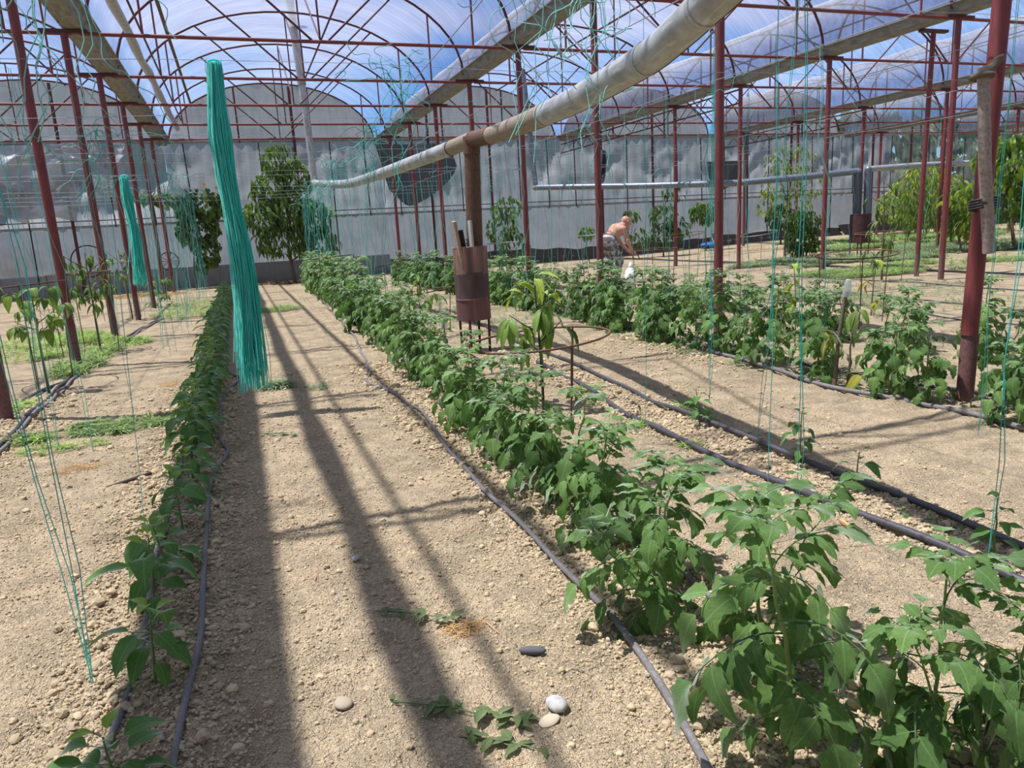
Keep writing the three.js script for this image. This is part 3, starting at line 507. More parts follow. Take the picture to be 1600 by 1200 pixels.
tree({ x: 14.5, z: -16.8, label: 'tall airy tree with sparse foliage in front of the pale rear wall', trunkR: 0.045, n: 620, len: 0.15, wid: 0.05, mats: [L.olive, L.mid, L.grey, L.lime], seed: 5, blobs: [[0.1, 2.75, 0, 0.8, 0.45, 0.5], [-0.2, 2.1, 0, 0.6, 0.5, 0.5], [0.9, 2.1, 0, 0.5, 0.4, 0.4], [-0.7, 1.6, 0, 0.35, 0.4, 0.35], [0.2, 1.5, 0, 0.7, 0.5, 0.5]] });
tree({ x: 14.55, z: -16.2, name: 'shrub', category: 'shrub', label: 'very dark dense shrub at the foot of the airy tree', trunkR: 0.03, n: 620, len: 0.17, wid: 0.07, mats: [L.dark, L.dark, L.sapDark], seed: 6, blobs: [[0, 1.0, 0, 0.5, 0.35, 0.45], [0.05, 0.6, 0, 0.48, 0.4, 0.45], [0, 0.35, 0, 0.35, 0.25, 0.35]], bark: L.barkDark });
tree({ x: 23.2, z: -20, label: 'bright yellow-green citrus tree in front of the clear rear film', trunkR: 0.06, n: 900, len: 0.22, wid: 0.1, mats: [L.yellow, L.lime, L.lime, L.mid], seed: 7, blobs: [[0.2, 2.1, 0, 0.9, 0.45, 0.7], [0.9, 1.85, 0, 0.9, 0.4, 0.6], [-0.3, 1.6, 0, 0.9, 0.5, 0.7], [-1.0, 1.1, 0, 0.8, 0.6, 0.7], [0.2, 0.9, 0, 1.0, 0.6, 0.7]] });
tree({ x: 20.4, z: -17.6, label: 'feathery drooping tree right of the second stove', trunkR: 0.04, n: 420, len: 0.3, wid: 0.05, mats: [L.mid, L.sapDark, L.olive], seed: 8, blobs: [[0, 1.6, 0, 0.7, 0.6, 0.6], [0.2, 0.9, 0, 0.7, 0.55, 0.6], [-0.3, 1.0, 0, 0.6, 0.5, 0.5]], droop: 1 });
tree({ x: 18.6, z: -13.2, label: 'large leafy tree at the right edge behind the tied pole', trunkR: 0.05, n: 800, len: 0.3, wid: 0.11, mats: [L.mid, L.dark, L.sapDark, L.lime], seed: 9, blobs: [[-0.4, 2.3, 0, 0.8, 0.6, 0.7], [0.5, 2.4, 0, 0.9, 0.7, 0.8], [0.1, 1.5, 0, 0.9, 0.6, 0.7], [0.8, 1.2, 0, 0.8, 0.6, 0.7], [-0.7, 1.5, 0, 0.5, 0.4, 0.4]] });
tree({ x: 17.2, z: -13.6, name: 'shrub', category: 'shrub', label: 'bright shrub with brown stem left of the right edge tree', trunkR: 0.03, n: 420, len: 0.24, wid: 0.08, mats: [L.lime, L.mid, L.sapDark], seed: 19, blobs: [[0, 1.4, 0, 0.45, 0.45, 0.4], [0.15, 0.8, 0, 0.5, 0.35, 0.4]] });
tree({ x: 7.3, z: -20, name: 'shrub', category: 'shrub', label: 'tall dark green shrub right of the chimney by the rear wall', trunkR: 0.03, n: 380, len: 0.2, wid: 0.07, mats: [L.dark, L.sapDark, L.mid], seed: 10, blobs: [[0.1, 1.9, 0, 0.45, 0.35, 0.4], [-0.1, 1.35, 0, 0.5, 0.45, 0.4], [0.2, 0.8, 0, 0.45, 0.45, 0.4]] });
tree({ x: 13.8, z: -22, name: 'shrub', category: 'shrub', label: 'dark leafy shrub with bare top twigs right of the worker', trunkR: 0.03, n: 430, len: 0.22, wid: 0.08, mats: [L.dark, L.dark, L.sapDark], seed: 11, blobs: [[0, 1.4, 0, 0.5, 0.5, 0.4], [0.1, 0.8, 0, 0.55, 0.45, 0.45], [0.4, 2.2, 0, 0.5, 0.2, 0.2], [0.6, 1.0, 0, 0.4, 0.4, 0.3]], bark: L.barkDark });
tree({ x: 16.2, z: -23, name: 'small_tree', label: 'small round-crowned tree near the pale rear wall', trunkR: 0.03, n: 260, len: 0.24, wid: 0.09, mats: [L.dark, L.mid, L.sapDark], seed: 12, blobs: [[0, 1.45, 0, 0.6, 0.4, 0.5]] });
tree({ x: 18.7, z: -22, name: 'small_tree', label: 'dark small tree left of the airy tree at the rear wall', trunkR: 0.04, n: 240, len: 0.24, wid: 0.09, mats: [L.dark, L.dark], seed: 13, blobs: [[0, 1.1, 0, 0.5, 0.45, 0.4]], bark: L.barkDark });
[[10.9, 1.05, 'small sunlit shrub on a thin stem left of the worker', 0.25], [12.6, 1.5, 'small leaf ball high on a thin stem left of the worker', 0.24], [12.9, 0.75, 'bushy small shrub directly behind the worker', 0.34]].forEach(([x, y, label, r], i) => tree({ x: x + 0.1, z: -22.3, name: 'small_tree', label, trunkR: 0.018, n: 110, len: 0.17, wid: 0.07, mats: [L.mid, L.sapDark, L.olive], seed: 14 + i, blobs: [[0, y, 0, r * 1.1, r, r]] }));
tree({ x: 21.9, z: -17.4, name: 'shrub', category: 'shrub', label: 'small dark shrub behind the twin slim posts', trunkR: 0.03, n: 200, len: 0.2, wid: 0.07, mats: [L.dark, L.sapDark], seed: 17, blobs: [[0, 0.5, 0, 0.4, 0.45, 0.4]] });
{ // pale and orange blossoms on the vine
  const vine = scene.getObjectByName('climbing_vine'), R = rng(91), g = merged([0, 1, 2, 3, 4].map((k) => put(blade(0.07, 0.05, 3, { droop: 0.3, cols: 1 }), 0, 0, 0, -0.2, k * 1.257, 0)));
  for (const [x, y] of [[-1.45, 2.65], [0.55, 3.05], [0.9, 2.95], [1.25, 3.3], [0.05, 2.9], [1.3, 3.05], [-0.5, 0.85]]) { const f = mesh('blossom', g, y > 3 || x < -1 ? std({ color: C(0.75, 0.4, 0.06), roughness: 0.7, side: THREE.DoubleSide }) : L.dry, vine); f.position.set(x, y, 0.35 + 0.1 * R()); f.rotation.x = 1.2; }
}
// ---------------------------------------------------------------- drip hoses
M.hose = std({ color: C(0.075, 0.075, 0.09), roughness: 0.5, map: rep(wearT, 1, 8) });
M.hoseDusty = std({ color: C(0.2, 0.195, 0.2), roughness: 0.8, map: rep(wearT, 1, 8) });
function dripHose(pts, r, label, mat = M.hose, seed = 1) {
  const p = [], R = rng(seed);
  for (let i = 0; i < pts.length - 1; i++) { const n = Math.max(1, Math.round(Math.abs(pts[i + 1][1] - pts[i][1]) / 0.35)); for (let k = 0; k < n; k++) { const x = lerp(pts[i][0], pts[i + 1][0], k / n) + (R() - 0.5) * 0.02, z = lerp(pts[i][1], pts[i + 1][1], k / n); p.push(V(x, soilY(x, z) + r * 0.9 + 0.006, z)); } }
  const e = pts[pts.length - 1]; p.push(V(e[0], soilY(e[0], e[1]) + r, e[1]));
  const c = new THREE.CatmullRomCurve3(p); return solo('drip_hose', taper(c.getPoints(p.length * 4), r, 8), mat, label, 'hose', 'drip irrigation hoses');
}
dripHose([[-0.5, -1.2], [-0.48, -1.86], [-0.455, -2.3], [-0.47, -3.09], [-0.47, -5.07], [-0.5, -7.2], [-0.5, -12], [-0.5, -19.5]], 0.0105, 'dusty drip hose along the left side of the pepper row', M.hoseDusty, 1);
dripHose([[-0.31, -1.2], [-0.3, -1.78], [-0.275, -2.37], [-0.28, -3.19], [-0.29, -4.0], [-0.21, -4.6], [-0.27, -5.2], [-0.28, -5.94], [-0.24, -6.6], [-0.12, -7.2], [-0.24, -7.8], [-0.3, -12], [-0.3, -19.5]], 0.0105, 'drip hose along the right side of the pepper row', M.hoseDusty, 2);
dripHose([[0.8, -0.95], [0.94, -1.46], [1.0, -1.92], [1.01, -2.34], [0.99, -3.2], [1.03, -4.03], [1.1, -5], [1.02, -5.9], [0.93, -6.4], [1.05, -6.9], [1.1, -7.4], [1.32, -10], [1.5, -15], [1.65, -21]], 0.0115, 'drip hose on the path side of the tomato row', M.hoseDusty, 3);
dripHose([[1.12, -0.92], [1.27, -1.25], [1.34, -1.6], [1.42, -2.4], [1.52, -4], [1.66, -8], [1.8, -12], [2, -20]], 0.0115, 'drip hose on the far side of the tomato row', M.hoseDusty, 4);
dripHose([[2.36, -1.0], [2.35, -1.53], [2.3, -2.22], [2.28, -3.0], [2.3, -3.82], [2.42, -4.9], [2.5, -6.2]], 0.0165, 'thick black hose, left one of the pair beside the pepper seedlings', M.hose, 5);
dripHose([[2.56, -1.0], [2.57, -1.67], [2.62, -2.14], [2.62, -2.9], [2.64, -4.09], [2.76, -5.79], [2.9, -8.5], [3.2, -12]], 0.0155, 'thick black hose, right one of the pair beside the pepper seedlings', M.hose, 6);
dripHose([[4.0, -2.1], [4.03, -2.7], [4.06, -3.36], [3.94, -3.96], [4.05, -4.94], [4.2, -6.43], [4.33, -7.9], [4.4, -10], [4.5, -18]], 0.016, 'hose in front of the tomato row under the right posts', M.hoseDusty, 7);
dripHose([[4.62, -2.5], [4.58, -3.05], [4.45, -4.0], [4.4, -4.7], [4.5, -6.0], [4.6, -9]], 0.014, 'black hose behind the tied wooden pole post', M.hose, 8);
dripHose([[-1.62, -3.8], [-1.68, -5.7], [-1.74, -7.0], [-1.8, -8.3], [-1.77, -9.1], [-1.72, -10.3], [-1.69, -12.4], [-1.5, -14.2], [-1.58, -15.8], [-1.6, -19]], 0.015, 'black hose beside the left posts, upper of the twin pair', M.hose, 9);
dripHose([[-1.57, -3.8], [-1.63, -5.7], [-1.69, -7.0], [-1.73, -8.3], [-1.73, -9.1], [-1.68, -10.3], [-1.62, -12.4], [-1.42, -14.6]], 0.014, 'black hose beside the left posts, lower of the twin pair', M.hoseDusty, 10);
dripHose([[-2.1, -6.4], [-2.04, -6.8], [-1.96, -7.3], [-1.9, -7.95], [-1.8, -8.3]], 0.014, 'short hose branch curving behind the nearest left young tree', M.hose, 11);
[[7.6, -4.2, 'first'], [8.7, -4.8, 'second'], [10.6, -6, 'third'], [12.9, -8.5, 'fourth']].forEach(([x, z, w], i) => dripHose([[x, z], [x - 0.15, z - 1.5], [x + 0.12, z - 3.2], [x - 0.1, z - 5], [x + 0.1, z - 7]], 0.009, `hose lying in the sunny clearing on the right, ${w} from the tomato rows`, M.hose, 12 + i));

// ---------------------------------------------------------------- barrel stove, chimney and long flue pipe
const rustT = dataTex(256, (x, y) => {
  const v = y / 255, n = fbm(x / 16, y / 32, 4, 7, 16), st = fbm(x / 6, y / 60, 3, 17, 42), soot = sstep(0.3, 0.36, v + 0.1 * (n - 0.5)) * (1 - sstep(0.42, 0.6, v + 0.25 * (n - 0.5)));
  const pink = sstep(0.45, 0.62, st); let c = [lerp(0.5, 0.74, pink), lerp(0.4, 0.5, pink), lerp(0.37, 0.43, pink)].map((q) => q * (0.75 + 0.5 * n));
  c = c.map((q, i) => lerp(q, [0.22, 0.18, 0.18][i], soot * 0.6)); if (v < 0.3) c = c.map((q, i) => lerp(q, [0.4, 0.26, 0.25][i], 0.7)); return c;
});
M.barrel = std({ color: C(1, 1, 1), map: rustT, roughness: 0.8, metalness: 0.1 });
M.flueRust = std({ color: C(0.15, 0.085, 0.05), roughness: 0.6, metalness: 0.3, map: rep(wearT, 2, 3) });
M.flue = std({ color: C(0.5, 0.53, 0.53), roughness: 0.42, metalness: 0.35, map: rep(wearT, 0.5, 0.6) });
M.flueDirty = std({ color: C(0.36, 0.3, 0.22), roughness: 0.55, metalness: 0.3, map: rep(wearT, 2, 3) });
M.flueBlue = std({ color: C(0.22, 0.26, 0.32), roughness: 0.4, metalness: 0.5, map: rep(wearT, 1, 3) });
M.plank = std({ color: C(0.42, 0.33, 0.22), roughness: 0.85, map: rep(wearT, 1, 3) });
M.char = std({ color: C(0.02, 0.018, 0.016), roughness: 0.9 });
function barrelStove(x, z, r, y0, y1, label, mat = M.barrel, legs = 4) {
  const o = thing('barrel_stove', label, 'stove', [x, groundY(x, z), z]), h = y1 - y0;
  const prof = [[r * 0.99, 0], [r, 0.02], [r, h * 0.26], [r * 1.03, h * 0.275], [r * 1.03, h * 0.29], [r, h * 0.305], [r, h * 0.62], [r * 1.015, h * 0.64], [r, h * 0.66], [r, h - 0.02], [r * 1.025, h - 0.01], [r * 1.01, h], [r * 0.97, h], [r * 0.965, 0.03], [0, 0.03]].map(([a, b]) => new THREE.Vector2(a, b));
  const b = mesh('drum', new THREE.LatheGeometry(prof, 32), mat, o); b.position.y = y0;
  for (let k = 0; k < legs; k++) { const a = k * 6.283 / legs + 0.6; mesh('leg', rod(V(r * 0.85 * Math.cos(a), -0.05, r * 0.85 * Math.sin(a)), V(r * 0.9 * Math.cos(a), y0 + 0.05, r * 0.9 * Math.sin(a)), 0.014, 7), M.barkMetal || M.darkred, o); }
  return o;
}
barrelStove(2.29, -7.42, 0.182, 0.33, 1.1, 'rusty oil drum wood stove on legs behind the tomato row');
{ const o = thing('stove_chimney', 'brown rusty chimney pipe rising from the near drum stove', 'chimney', [2.36, 1.0, -7.47]);
  mesh('pipe', rod(V(0, -0.1, 0), V(0.03, 1.12, 0.03), 0.086, 20, 0.08), M.flueRust, o);
  mesh('band', [rod(V(0, 0.12, 0), V(0, 0.14, 0), 0.09, 20), rod(V(0, 0.16, 0), V(0, 0.175, 0), 0.09, 20)], M.darkred, o); }
{ // fire wood standing in the drum
  const w = (x0, y0, z0, x1, y1, z1, a, b, mat, label) => solo('firewood', bar(V(x0, y0, z0), V(x1, y1, z1), a, b), mat, label, 'firewood');
  w(2.2, 0.7, -7.36, 2.1, 1.36, -7.3, 0.03, 0.1, M.plank, 'split plank leaning out of the left side of the drum stove');
  w(2.25, 0.72, -7.38, 2.165, 1.27, -7.34, 0.06, 0.07, M.char, 'charred log leaning out of the drum stove');
  w(2.29, 0.72, -7.3, 2.265, 1.36, -7.28, 0.022, 0.09, std({ color: C(0.4, 0.42, 0.38), roughness: 0.7 }), 'pale upright board standing in the drum stove');
}
{ // flue pipe along the house, in sections
  const o = thing('flue_pipe', 'long sagging grey sheet metal flue pipe slung through the greenhouse', 'flue pipe', [0, 0, 0]);
  const pts = [[1.78, 2.2, -1.9], [1.89, 2.12, -2.55], [1.95, 2.07, -2.95], [2.04, 2.05, -3.4], [2.15, 2.04, -4.45], [2.3, 2.085, -5.7], [2.38, 2.13, -6.8], [2.39, 2.17, -7.42], [2.36, 2.17, -8.2], [2.2, 2.18, -11.2], [2.14, 2.27, -14.5], [2.0, 2.55, -18.2], [1.98, 2.64, -19]].map((p) => V(...p));
  const c = new THREE.CatmullRomCurve3(pts, false, 'catmullrom', 0.35), all = c.getPoints(260);
  const cut = (a, b, mat) => { const q = all.slice(Math.floor(a * 260), Math.floor(b * 260) + 1); return mesh('pipe_section', taper(q, q.map((_, i) => 0.0805 + (i === q.length - 1 ? 0.0025 : 0)), 20), mat, o); };
  const cuts = [0, 0.12, 0.25, 0.38, 0.5, 0.575, 0.66, 0.76, 0.88, 1]; for (let k = 0; k < cuts.length - 1; k++) cut(cuts[k], cuts[k + 1], k === 4 ? M.flueRust : k === 3 || k === 5 ? M.flueDirty : M.flue);
  for (const t of [0.12, 0.25, 0.38, 0.5, 0.575, 0.66, 0.76, 0.88]) { const p = c.getPoint(t), q = c.getTangent(t); mesh('joint_band', rod(p.clone().addScaledVector(q, -0.018), p.clone().addScaledVector(q, 0.018), 0.0855, 20), t > 0.4 && t < 0.7 ? M.flueRust : M.flue, o); }
  mesh('seam', taper(all.slice(8, 125).map((p) => p.clone().add(V(0.035, -0.073, 0))), 0.004, 4), M.darkred, o);
  mesh('tee', [rod(V(2.385, 2.03, -7.44), V(2.39, 2.2, -7.43), 0.088, 20)], M.flueRust, o);
  const st = thing('flue_stack', 'pale sheet metal stack rising from the far end of the flue pipe', 'flue pipe', [1.98, 2.64, -19]);
  mesh('pipe_section', taper([V(0, -0.02, 0), V(-0.02, 1.2, 0), V(-0.06, 2.3, 0.1)], 0.085, 14), M.flue, st); mesh('pipe_section', taper([V(-0.06, 2.28, 0.1), V(-0.16, 4.2, 0.3)], 0.095, 14), M.flue, st);
  mesh('joint_band', rod(V(-0.06, 2.24, 0.1), V(-0.06, 2.34, 0.1), 0.1, 14), M.zinc, st); mesh('elbow', new THREE.SphereGeometry(0.088, 14, 10), M.flue, st);
}
barrelStove(15.47, -15.1, 0.26, 0.36, 1.1, 'dark red drum stove far right under two flue pipes', std({ color: C(0.075, 0.026, 0.028), roughness: 0.7, map: rep(wearT, 2, 2) }));
{ const o = thing('flue_pipe', 'grey flue pipe running left from the second stove to the rear wall', 'flue pipe', [0, 0, 0]);
  mesh('pipe_section', taper([V(15.38, 1.1, -15.15), V(15.36, 1.7, -15.15), V(15.35, 2.2, -15.15)], 0.1, 14), std({ color: C(0.07, 0.08, 0.1), roughness: 0.5 }), o);
  mesh('elbow', new THREE.SphereGeometry(0.1, 14, 10).translate(15.35, 2.22, -15.15), M.flueBlue, o);
  mesh('pipe_section', taper([[15.35, 2.24, -15.15], [14.2, 2.18, -15.6], [12.5, 2.12, -16.4], [10.7, 2.22, -18], [8.7, 2.45, -21]].map((p) => V(...p)), 0.085, 14), M.flueBlue, o);
  mesh('elbow', new THREE.SphereGeometry(0.1, 12, 8).translate(8.7, 2.45, -21), M.zinc, o);
  mesh('stack', rod(V(8.7, 2.45, -21), V(8.45, 5.8, -21), 0.08, 12), M.flueBlue, o);
  const p = thing('flue_pipe', 'grey flue pipe running right from the second stove', 'flue pipe', [0, 0, 0]);
  mesh('pipe_section', rod(V(15.62, 1.1, -15.05), V(15.6, 2.24, -15.05), 0.09, 14), M.flueBlue, p); mesh('elbow', new THREE.SphereGeometry(0.09, 14, 10).translate(15.6, 2.27, -15.05), M.flueBlue, p);
  mesh('pipe_section', taper([[15.6, 2.28, -15.05], [17.2, 2.33, -15], [19.5, 2.36, -15], [24, 2.4, -15]].map((q) => V(...q)), 0.075, 14), M.flue, p); }

// ---------------------------------------------------------------- weathered pole tied to the near right post
{ const o = thing('wooden_pole', 'grey weathered wooden pole tied to the thick right post', 'pole', [0, 0, 0]), W = std({ color: C(0.36, 0.31, 0.27), roughness: 0.9, map: rep(wearT, 1, 4) });
  mesh('shaft', taper([V(4.17, 2.02, -3.22), V(4.24, 1.5, -3.22), V(4.34, 0.95, -3.22)], [0.034, 0.036, 0.037], 9), W, o);
  mesh('wire_tie', [...[0, 1, 2, 3].map((k) => new THREE.TorusGeometry(0.075, 0.007, 6, 20).scale(1.25, 1, 1).rotateX(1.4).translate(4.33, 1.22 + k * 0.016, -3.265)), rod(V(4.25, 1.25, -3.2), V(4.12, 1.26, -3.14), 0.008)], M.black, o);
  mesh('cloth_tie', [new THREE.TorusGeometry(0.05, 0.018, 8, 18).rotateX(1.5).translate(4.175, 1.97, -3.23), taper([V(4.2, 1.98, -3.23), V(4.34, 2.06, -3.28), V(4.42, 2.1, -3.3)], [0.03, 0.025, 0.02], 6)], std({ color: C(0.12, 0.09, 0.055), roughness: 0.95 }), o); }
{ const o = thing('support_stake', 'grey wooden stake with the sickly young tree by the right hose', 'stake', [4.02, soilY(4.02, -4.1), -4.1]); mesh('shaft', taper([V(0, -0.1, 0), V(0.02, 0.35, 0), V(0.06, 0.72, 0.02)], [0.016, 0.015, 0.013], 7), L.bark, o); }
M.plastic = phys({ color: C(0.8, 0.84, 0.82), roughness: 0.6, transmission: 0.85, thickness: 0, side: THREE.DoubleSide });
const cupG = new THREE.LatheGeometry([[0.034, 0], [0.034, 0.09], [0.024, 0.15], [0.02, 0.16], [0, 0.162]].map(([a, b]) => new THREE.Vector2(a, b)), 16);
function bottle(x, y, z, label, turn) { const m = solo('plastic_bottle', cupG, M.plastic, label, 'bottle'); m.position.set(x, y, z); m.rotation.z = turn; m.scale.setScalar(0.8); return m; }
bottle(1.84, 0.32, -7.0, 'cut clear plastic bottle upside down among the tomatoes left of the stove', -0.06); bottle(4.08, 0.64, -4.08, 'clear plastic bottle on top of the grey stake', -0.12);
{ const o = thing('support_stake', 'short stake under the cut plastic bottle', 'stake', [1.84, soilY(1.84, -7), -7]); mesh('shaft', rod(V(0, -0.05, 0), V(0, 0.46, 0), 0.009, 6), L.bark, o); }

// ---------------------------------------------------------------- twine
M.twine = phys({ color: C(0.03, 0.36, 0.29), roughness: 0.6, transmission: 0.25, thickness: 0 });
M.twine = std({ color: C(0.035, 0.4, 0.33), roughness: 0.55 }); M.twinePale = std({ color: C(0.2, 0.55, 0.48), roughness: 0.55 });
M.hank = phys({ color: C(0.0, 0.86, 0.76), roughness: 0.9, transmission: 0.55, thickness: 0, side: THREE.DoubleSide });
function hank(x, yTop, yBot, z, n, w0, w1, r, label, seed) {
  const R = rng(seed), o = thing('twine_hank', label, 'twine hank', [x, yTop, z]), g = [], H = yTop - yBot;
  for (let k = 0; k < n; k++) {
    const a = R() * 6.283, q = Math.sqrt(R()), len = H * (0.86 + 0.14 * R()), pts = [], ph = R() * 6, fl = 0.7 * R() - 0.1;
    for (let i = 0; i <= 9; i++) { const t = i / 9, pinch = 1 - 0.28 * Math.exp(-(((t - 0.42) / 0.13) ** 2)), w = lerp(w0, w1, sstep(0, 0.3, t)) * pinch * (1 + fl * sstep(0.7, 1, t)), wob = 0.009 * Math.sin(t * 9 + ph) + 0.014 * t * (R() - 0.5); pts.push(V(Math.cos(a) * q * w + wob + 0.02 * Math.sin(t * 7 + seed), -len * t, Math.sin(a) * q * w * 0.8 + wob)); }
    g.push(taper(pts, r, 3));
  }
  const strands = mesh('strands', g, M.hank, o); strands.userData.kind = 'stuff';
  mesh('loop', new THREE.TorusGeometry(w0 * 0.8, w0 * 0.28, 8, 20).scale(1, 0.6, 1).translate(0, 0, 0), M.hank, o);
  mesh('wire_hook', hose([V(-0.02, 0.03, 0), V(-w0 * 1.2, 0.02, 0), V(-w0 * 1.2, -0.08, 0), V(w0 * 1.1, -0.1, 0.01), V(w0 * 1.1, 0.02, 0)], 0.0016, 4, 5), M.wire, o);
  return o;
}
hank(0.005, 2.47, 0.16, -5.65, 300, 0.042, 0.085, 0.0026, 'large teal twine hank hanging over the path beside the peppers', 3);
hank(-1.62, 2.45, 0.62, -14, 90, 0.065, 0.1, 0.006, 'small distant teal twine hank hanging between the left posts', 4);

// support wires: across the house at every frame, and along each plant row
const YW = 2.47;
[-3.82, -5.66, -8, -9.32, -11, -12.1, -14, -14.85, -17.6, -19, -20.35, -22].forEach((z, i) => { const pts = []; for (let k = 0; k <= 16; k++) { const x = lerp(-8, 12.5, k / 16); pts.push(V(x, YW + 0.01 + 0.02 * Math.sin(k * 2 + i), z)); } solo('cross_wire', taper(pts, 0.0013 + 0.00011 * -z, 4), M.wire, `thin steel wire strung across the house, ${ordinal(i + 1)} from the camera`, 'wire', 'cross wires'); });
const rows = [[-1.9, -7.5, -22, 'left young trees'], [-0.95, -7, -22, 'bare strip left of the peppers'], [1.5, -2.6, -22, 'tomatoes beside the path'], [2.5, -2, -16, 'seedlings'], [4.25, -2.4, -20, 'tomatoes under the right posts'], [5.6, -3.4, -20, 'tomatoes behind the right posts'], [7.6, -6, -20, 'worker'], [9.6, -7, -20, 'clearing']];
rows.forEach(([x, z0, z1, what], i) => { const xx = (z) => (i === 2 ? rowX(z) + 0.08 : x), pts = []; for (let k = 0; k <= 14; k++) { const z = lerp(z0 + 1.5, z1 - 1, k / 14); pts.push(V(xx(z), YW + 0.015 * Math.sin(k * 1.9), z)); } solo('row_wire', taper(pts, 0.0032, 4), M.wire, `thin steel wire running lengthwise above the ${what}`, 'wire', 'row wires'); });
// one length of twine: tail with curls at the wire, then down to the soil
function twine(x, z, R, { yTop = YW, x1 = x, z1 = z, y1 = 0.03, r = 0.0022, curls = 1, slack = 0.03, double = false, mat }) {
  const g = [], pts = []; const y0 = groundY(x1, z1) + y1;
  for (let i = 0; i <= 7; i++) { const t = i / 7, s = Math.sin(Math.PI * t) * slack * (R() - 0.3); pts.push(V(lerp(x, x1, t) + s, lerp(yTop, y0, t), lerp(z, z1, t) + s * 0.7)); }
  g.push(taper(pts, r, 3));
  if (double) { const q = pts.map((p, i) => p.clone().add(V(0.01 * Math.sin(i * 2.4) + 0.012, 0, 0.006 * Math.cos(i * 3)))); g.push(taper(q, r, 3)); }
  for (let c = 0; c < curls; c++) {
    const q = [V(x, yTop, z)]; let a = R() * 6.28, px = x, py = yTop + 0.02, pz = z; const n = 6 + Math.floor(R() * 6);
    for (let i = 0; i < n; i++) { a += (R() - 0.5) * 2.8; const st = 0.05 + 0.05 * R(); px += Math.cos(a) * st * 0.8; pz += (R() - 0.5) * 0.06; py += Math.sin(a) * st * 0.7 - 0.022; q.push(V(px, py, pz)); }
    g.push(taper(new THREE.CatmullRomCurve3(q).getPoints(n * 3), r * 0.9, 3));
  }
  return [g, mat || (R() < 0.35 ? M.twinePale : M.twine)];
}
const rowTw = (x, z0, z1, sp, lab, group, o, sd) => { const R = rng(sd); let z = z0, n = 0; while (z > z1) { const xx = typeof x === 'function' ? x(z) : x, [g, m] = twine(xx, z, R, { x1: xx + (R() - 0.5) * 0.35, z1: z + (R() - 0.5) * 0.3, slack: 0.1, curls: R() < 0.5 ? 1 : 0, r: 0.0016 + 0.00012 * -z, ...o(R, z) }); solo('plant_twine', g, m, `${lab}, ${ordinal(++n)} from the front`, 'twine', group); z -= sp * (0.6 + 0.8 * R()); } };
rowTw((z) => rowX(z) + 0.08, -8.5, -22, 0.24, 'teal twine above the tomatoes beside the path', 'twine above the path tomatoes', () => ({}), 1);
rowTw(-1.9, -7.6, -21.5, 0.42, 'teal twine hanging among the left posts', 'twine among the left posts', () => ({}), 2);
rowTw(-0.95, -9, -22, 0.4, 'teal twine over the bare strip left of the peppers', 'twine left of the peppers', () => ({}), 3);
rowTw(4.25, -4.6, -19, 0.4, 'teal twine above the tomatoes under the right posts', 'twine under the right posts', (R) => ({ double: R() < 0.4 }), 4);
rowTw(5.6, -6, -19, 0.55, 'teal twine hanging behind the right posts', 'twine behind the right posts', () => ({}), 5);
rowTw(7.6, -8, -19, 0.9, 'teal twine hanging near the worker', 'twine near the worker', () => ({}), 6);
rowTw(9.6, -8, -17, 1.3, 'teal twine hanging over the right clearing', 'twine over the clearing', () => ({}), 7);
rowTw(2.5, -6.2, -14, 0.8, 'teal twine hanging beside the drum stove', 'twine beside the stove', () => ({}), 8);
